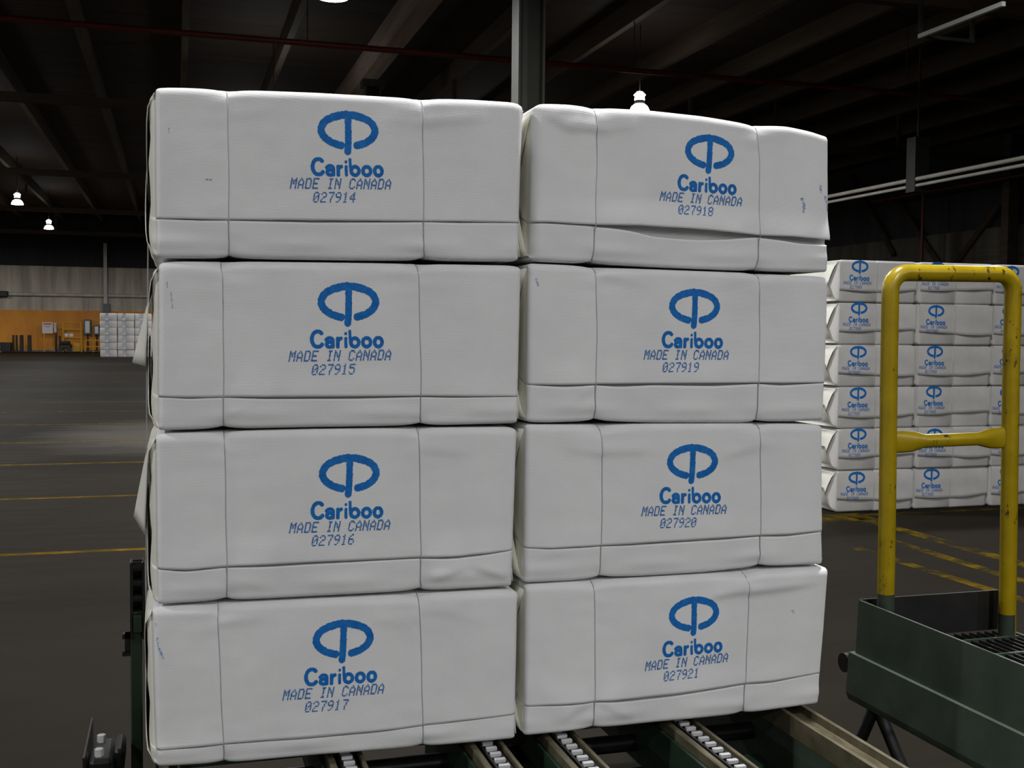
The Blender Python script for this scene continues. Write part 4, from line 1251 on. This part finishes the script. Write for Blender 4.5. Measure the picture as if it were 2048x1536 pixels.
LL = {(-5.75, 58.3): 'small lit high bay lamp far left, lower of the two', (-5.75, 47.0): 'small lit high bay lamp far left, upper of the two',
      (2.14, 16.05): 'lit high bay lamp cut by the top of the frame', (9.45, 22.3): 'lit high bay lamp just above the right-hand bale column'}
lamp_parts = None
def lamp(x, y):
    global lamp_parts
    root = empty('high_bay_lamp', (x, y, 6.1), LL.get((x, y), 'unseen high bay lamp added to light the hall'), 'lamp', 'high bay lamps of the hall')
    if lamp_parts is None:
        lamp_parts = [
            ('reflector', MB().lathe([(0.09, 0.20), (0.12, 0.19), (0.17, 0.15), (0.205, 0.08), (0.22, 0.02), (0.21, 0.02), (0.195, 0.075), (0.16, 0.14), (0.11, 0.18), (0.09, 0.19)], 0, 0, 24).mesh('reflector', M['lamp_glass'])),
            ('lens', MB().lathe([(0.002, 0.0), (0.12, 0.004), (0.21, 0.02), (0.21, 0.03), (0.12, 0.015), (0.002, 0.012)], 0, 0, 24).mesh('lens', M['lamp_lens'])),
            ('neck', MB().lathe([(0.001, 0.20), (0.11, 0.20), (0.115, 0.23), (0.10, 0.27), (0.10, 0.28), (0.001, 0.28)], 0, 0, 18).mesh('neck', M['col_green'])),
            ('vent_collar', MB().lathe([(0.001, 0.28), (0.105, 0.28), (0.11, 0.30), (0.10, 0.36), (0.13, 0.39), (0.06, 0.46), (0.001, 0.47)], 0, 0, 18).mesh('vent_collar', M['lamp_glass'])),
            ('hanger_rod', MB().tube([(0, 0, 0.46), (0, 0, 1.85)], 0.012, 6).mesh('hanger_rod', M['girder'])),
        ]
    for nm, me in lamp_parts: link(nm, me, root)
    ld = bpy.data.lights.new('lamp_light', 'AREA')
    ld.shape = 'DISK'; ld.size = 0.40; ld.energy = LAMP_WATTS; ld.color = LAMP_COLOR
    lo = bpy.data.objects.new('lamp_light', ld)
    COL.objects.link(lo); lo.parent = root; lo.location = (0, 0, -0.012)
for (x, y) in LAMP_SPOTS: lamp(x, y)

# ------------------------------------------------------------------ things before the far wall
FY = 68.6
K = FY / 66.0
def X(x): return x * K
def Z(z): return max(0.0, 1.5 + (z - 1.5) * K)
def thing(name, x, label, cat, y=FY, group=None):
    return empty(name, (x, y, 0.0), label, cat, group)
wc = thing('wall_column', X(-3.66), 'pale post on the far wall standing on a grey plinth', 'column', 69.6)
MB().box(-0.13, 0.06, -0.12, 0.12, Z(2.75), 6.3).build('post', M['pale_pipe'], wc)
MB().box(-0.16, 0.18, -0.2, 0.2, 0, Z(2.75)).build('plinth', M['grey_box'], wc)
wp = empty('wall_pipe', (0, 69.72, Z(3.2)), 'pale pipe running level along the far grey wall', 'pipe')
MB().tube([(-9.1, 0, 0), (6, 0, 0)], 0.10, 8).build('main_pipe', M['pale_pipe'], wp)
MB().box(-9.7, -9.05, -0.2, 0.1, -0.16, 0.16, 0.04).build('valve_box', M['black_paint'], wp)
sg = thing('warning_sign', X(-6.55), 'white warning sign with red heading on the orange wall', 'sign', 69.2)
MB().box(-0.42, 0.14, -0.03, 0.0, Z(1.07), Z(1.68)).build('sign_panel', M['sign_white'], sg)
MB().box(-0.36, 0.08, -0.034, -0.030, Z(1.55), Z(1.62)).build('heading_band', M['sign_red'], sg)
MB().box(-0.30, 0.0, -0.034, -0.030, Z(1.43), Z(1.46)).build('heading_band', M['sign_red'], sg)
MB().box(0.20, 0.34, -0.03, 0.0, Z(1.12), Z(1.66)).build('side_panel', M['pale_pipe'], sg)
MB().box(-0.36, -0.30, 0.0, 0.06, 0, Z(1.6)).build('stand_post', M['rail_far'], sg)
MB().box(0.30, 0.36, 0.0, 0.06, 0, Z(1.6)).build('stand_post', M['black_paint'], sg)
for (xa, xb, za, lb) in ((-8.405, -8.30, 0.97, 'leftmost narrow black post before the orange wall'), (-8.24, -8.14, 0.97, 'narrow black post second from the left before the orange wall'),
                     (-8.03, -7.85, 0.97, 'broad black post third from the left before the orange wall'), (-7.634, -7.451, 0.97, 'broad black post standing alone before the orange wall'),
                     (-6.26, -6.15, 0.95, 'narrow black post under the white sign'), (-6.06, -5.96, 0.95, 'narrow black post right of the white sign')):
    b = thing('bollard', X((xa + xb) / 2), lb, 'bollard', FY, 'black posts before the orange wall')
    w = (xb - xa) * K / 2
    MB().box(-w, w, -w, w, 0, Z(za), 0.02).build('shaft', M['black_paint'], b)
    MB().box(-w - 0.01, w + 0.01, -w - 0.04, w + 0.04, 0, 0.02).build('foot_plate', M['black_paint'], b)
bn = thing('steel_bin', X(-8.75), 'low black bin before the orange wall at the left edge', 'bin')
MB().box(-0.35, 0.32, -0.3, 0.3, 0.06, Z(0.55), 0.02).build('tub', M['black_paint'], bn)
MB().box(-0.37, 0.34, -0.32, 0.32, Z(0.50), Z(0.57)).build('rim', M['black_paint'], bn)
for q in (-0.3, 0.24): MB().box(q, q + 0.06, -0.28, 0.28, 0, 0.06).build('skid', M['black_paint'], bn)
wpst = thing('marker_post', X(-8.97), 'thin white marker post at the left edge of the picture', 'post', 68.0)
MB().tube([(0, 0, 0), (0, 0, Z(0.62))], 0.035, 8).build('shaft', M['sign_white'], wpst)
MB().tube([(0, 0, 0), (0, 0, 0.03)], 0.09, 10).build('foot', M['sign_white'], wpst)
yr = thing('yellow_railing', X(-5.4), 'yellow safety railing before the orange wall', 'railing')
for q in (-0.45, 0.50): MB().tube([(q, 0, 0), (q, 0, Z(1.68))], 0.04, 8).build('upright', M['rail_far'], yr)
for zz in (1.68, 1.30, 0.85): MB().tube([(-0.45, 0, Z(zz)), (0.50, 0, Z(zz))], 0.035, 8).build('bar', M['rail_far'], yr)
MB().box(0.1, 0.42, -0.06, 0.0, 0.05, Z(0.55)).build('guard_panel', M['rail_far'], yr)
for q in (-0.28, -0.02): MB().box(q - 0.10, q + 0.10, -0.08, -0.04, Z(0.90), Z(1.08)).build('card', M['sign_white'], yr)
yr2 = thing('yellow_railing', X(-4.2), 'low yellow railing beside the distant bale stack', 'railing')
for q in (-0.55, -0.1, 0.35): MB().tube([(q, 0, 0), (q, 0, Z(0.72))], 0.035, 8).build('upright', M['rail_far'], yr2)
for zz in (0.70, 0.35): MB().tube([(-0.55, 0, Z(zz)), (0.5, 0, Z(zz))], 0.035, 8).build('bar', M['rail_far'], yr2)
fk = thing('floor_truck', X(-5.72), 'dark low machine on the floor below the yellow railing', 'machine', 68.0)
MB().box(-0.30, 0.38, -0.3, 0.3, 0.18, Z(0.50), 0.05).build('body', M['black_paint'], fk)
MB().box(-0.22, 0.30, -0.25, 0.25, Z(0.50), Z(0.66), 0.04).build('hood', M['black_paint'], fk)
for q in (-0.2, 0.28):
    MB().tube([(q, -0.34, 0.14), (q, -0.26, 0.14)], 0.14, 12).build('wheel', M['black_paint'], fk)
for (xa, xb, za, zb, lb) in ((-4.83, -4.46, 1.02, 1.86, 'grey electrical box on the orange wall beside the yellow railing'), (-4.31, -4.02, 1.00, 1.56, 'blue-grey electrical box on the orange wall beside the distant bales')):
    e = thing('electrical_box', X((xa + xb) / 2), lb, 'box', 69.55, 'electrical boxes on the far wall')
    w = (xb - xa) * K / 2
    MB().box(-w, w, -0.2, 0.15, Z(za), Z(zb), 0.02).build('cabinet', M['grey_box'], e)
    MB().box(-w * 0.6, w * 0.6, -0.215, -0.2, Z(za) + 0.1, Z(zb) - 0.1).build('door', M['lamp_metal'], e)
    MB().tube([(0, 0, 0.1), (0, 0, Z(za))], 0.04, 8).build('feed_pipe', M['black_paint'], e)
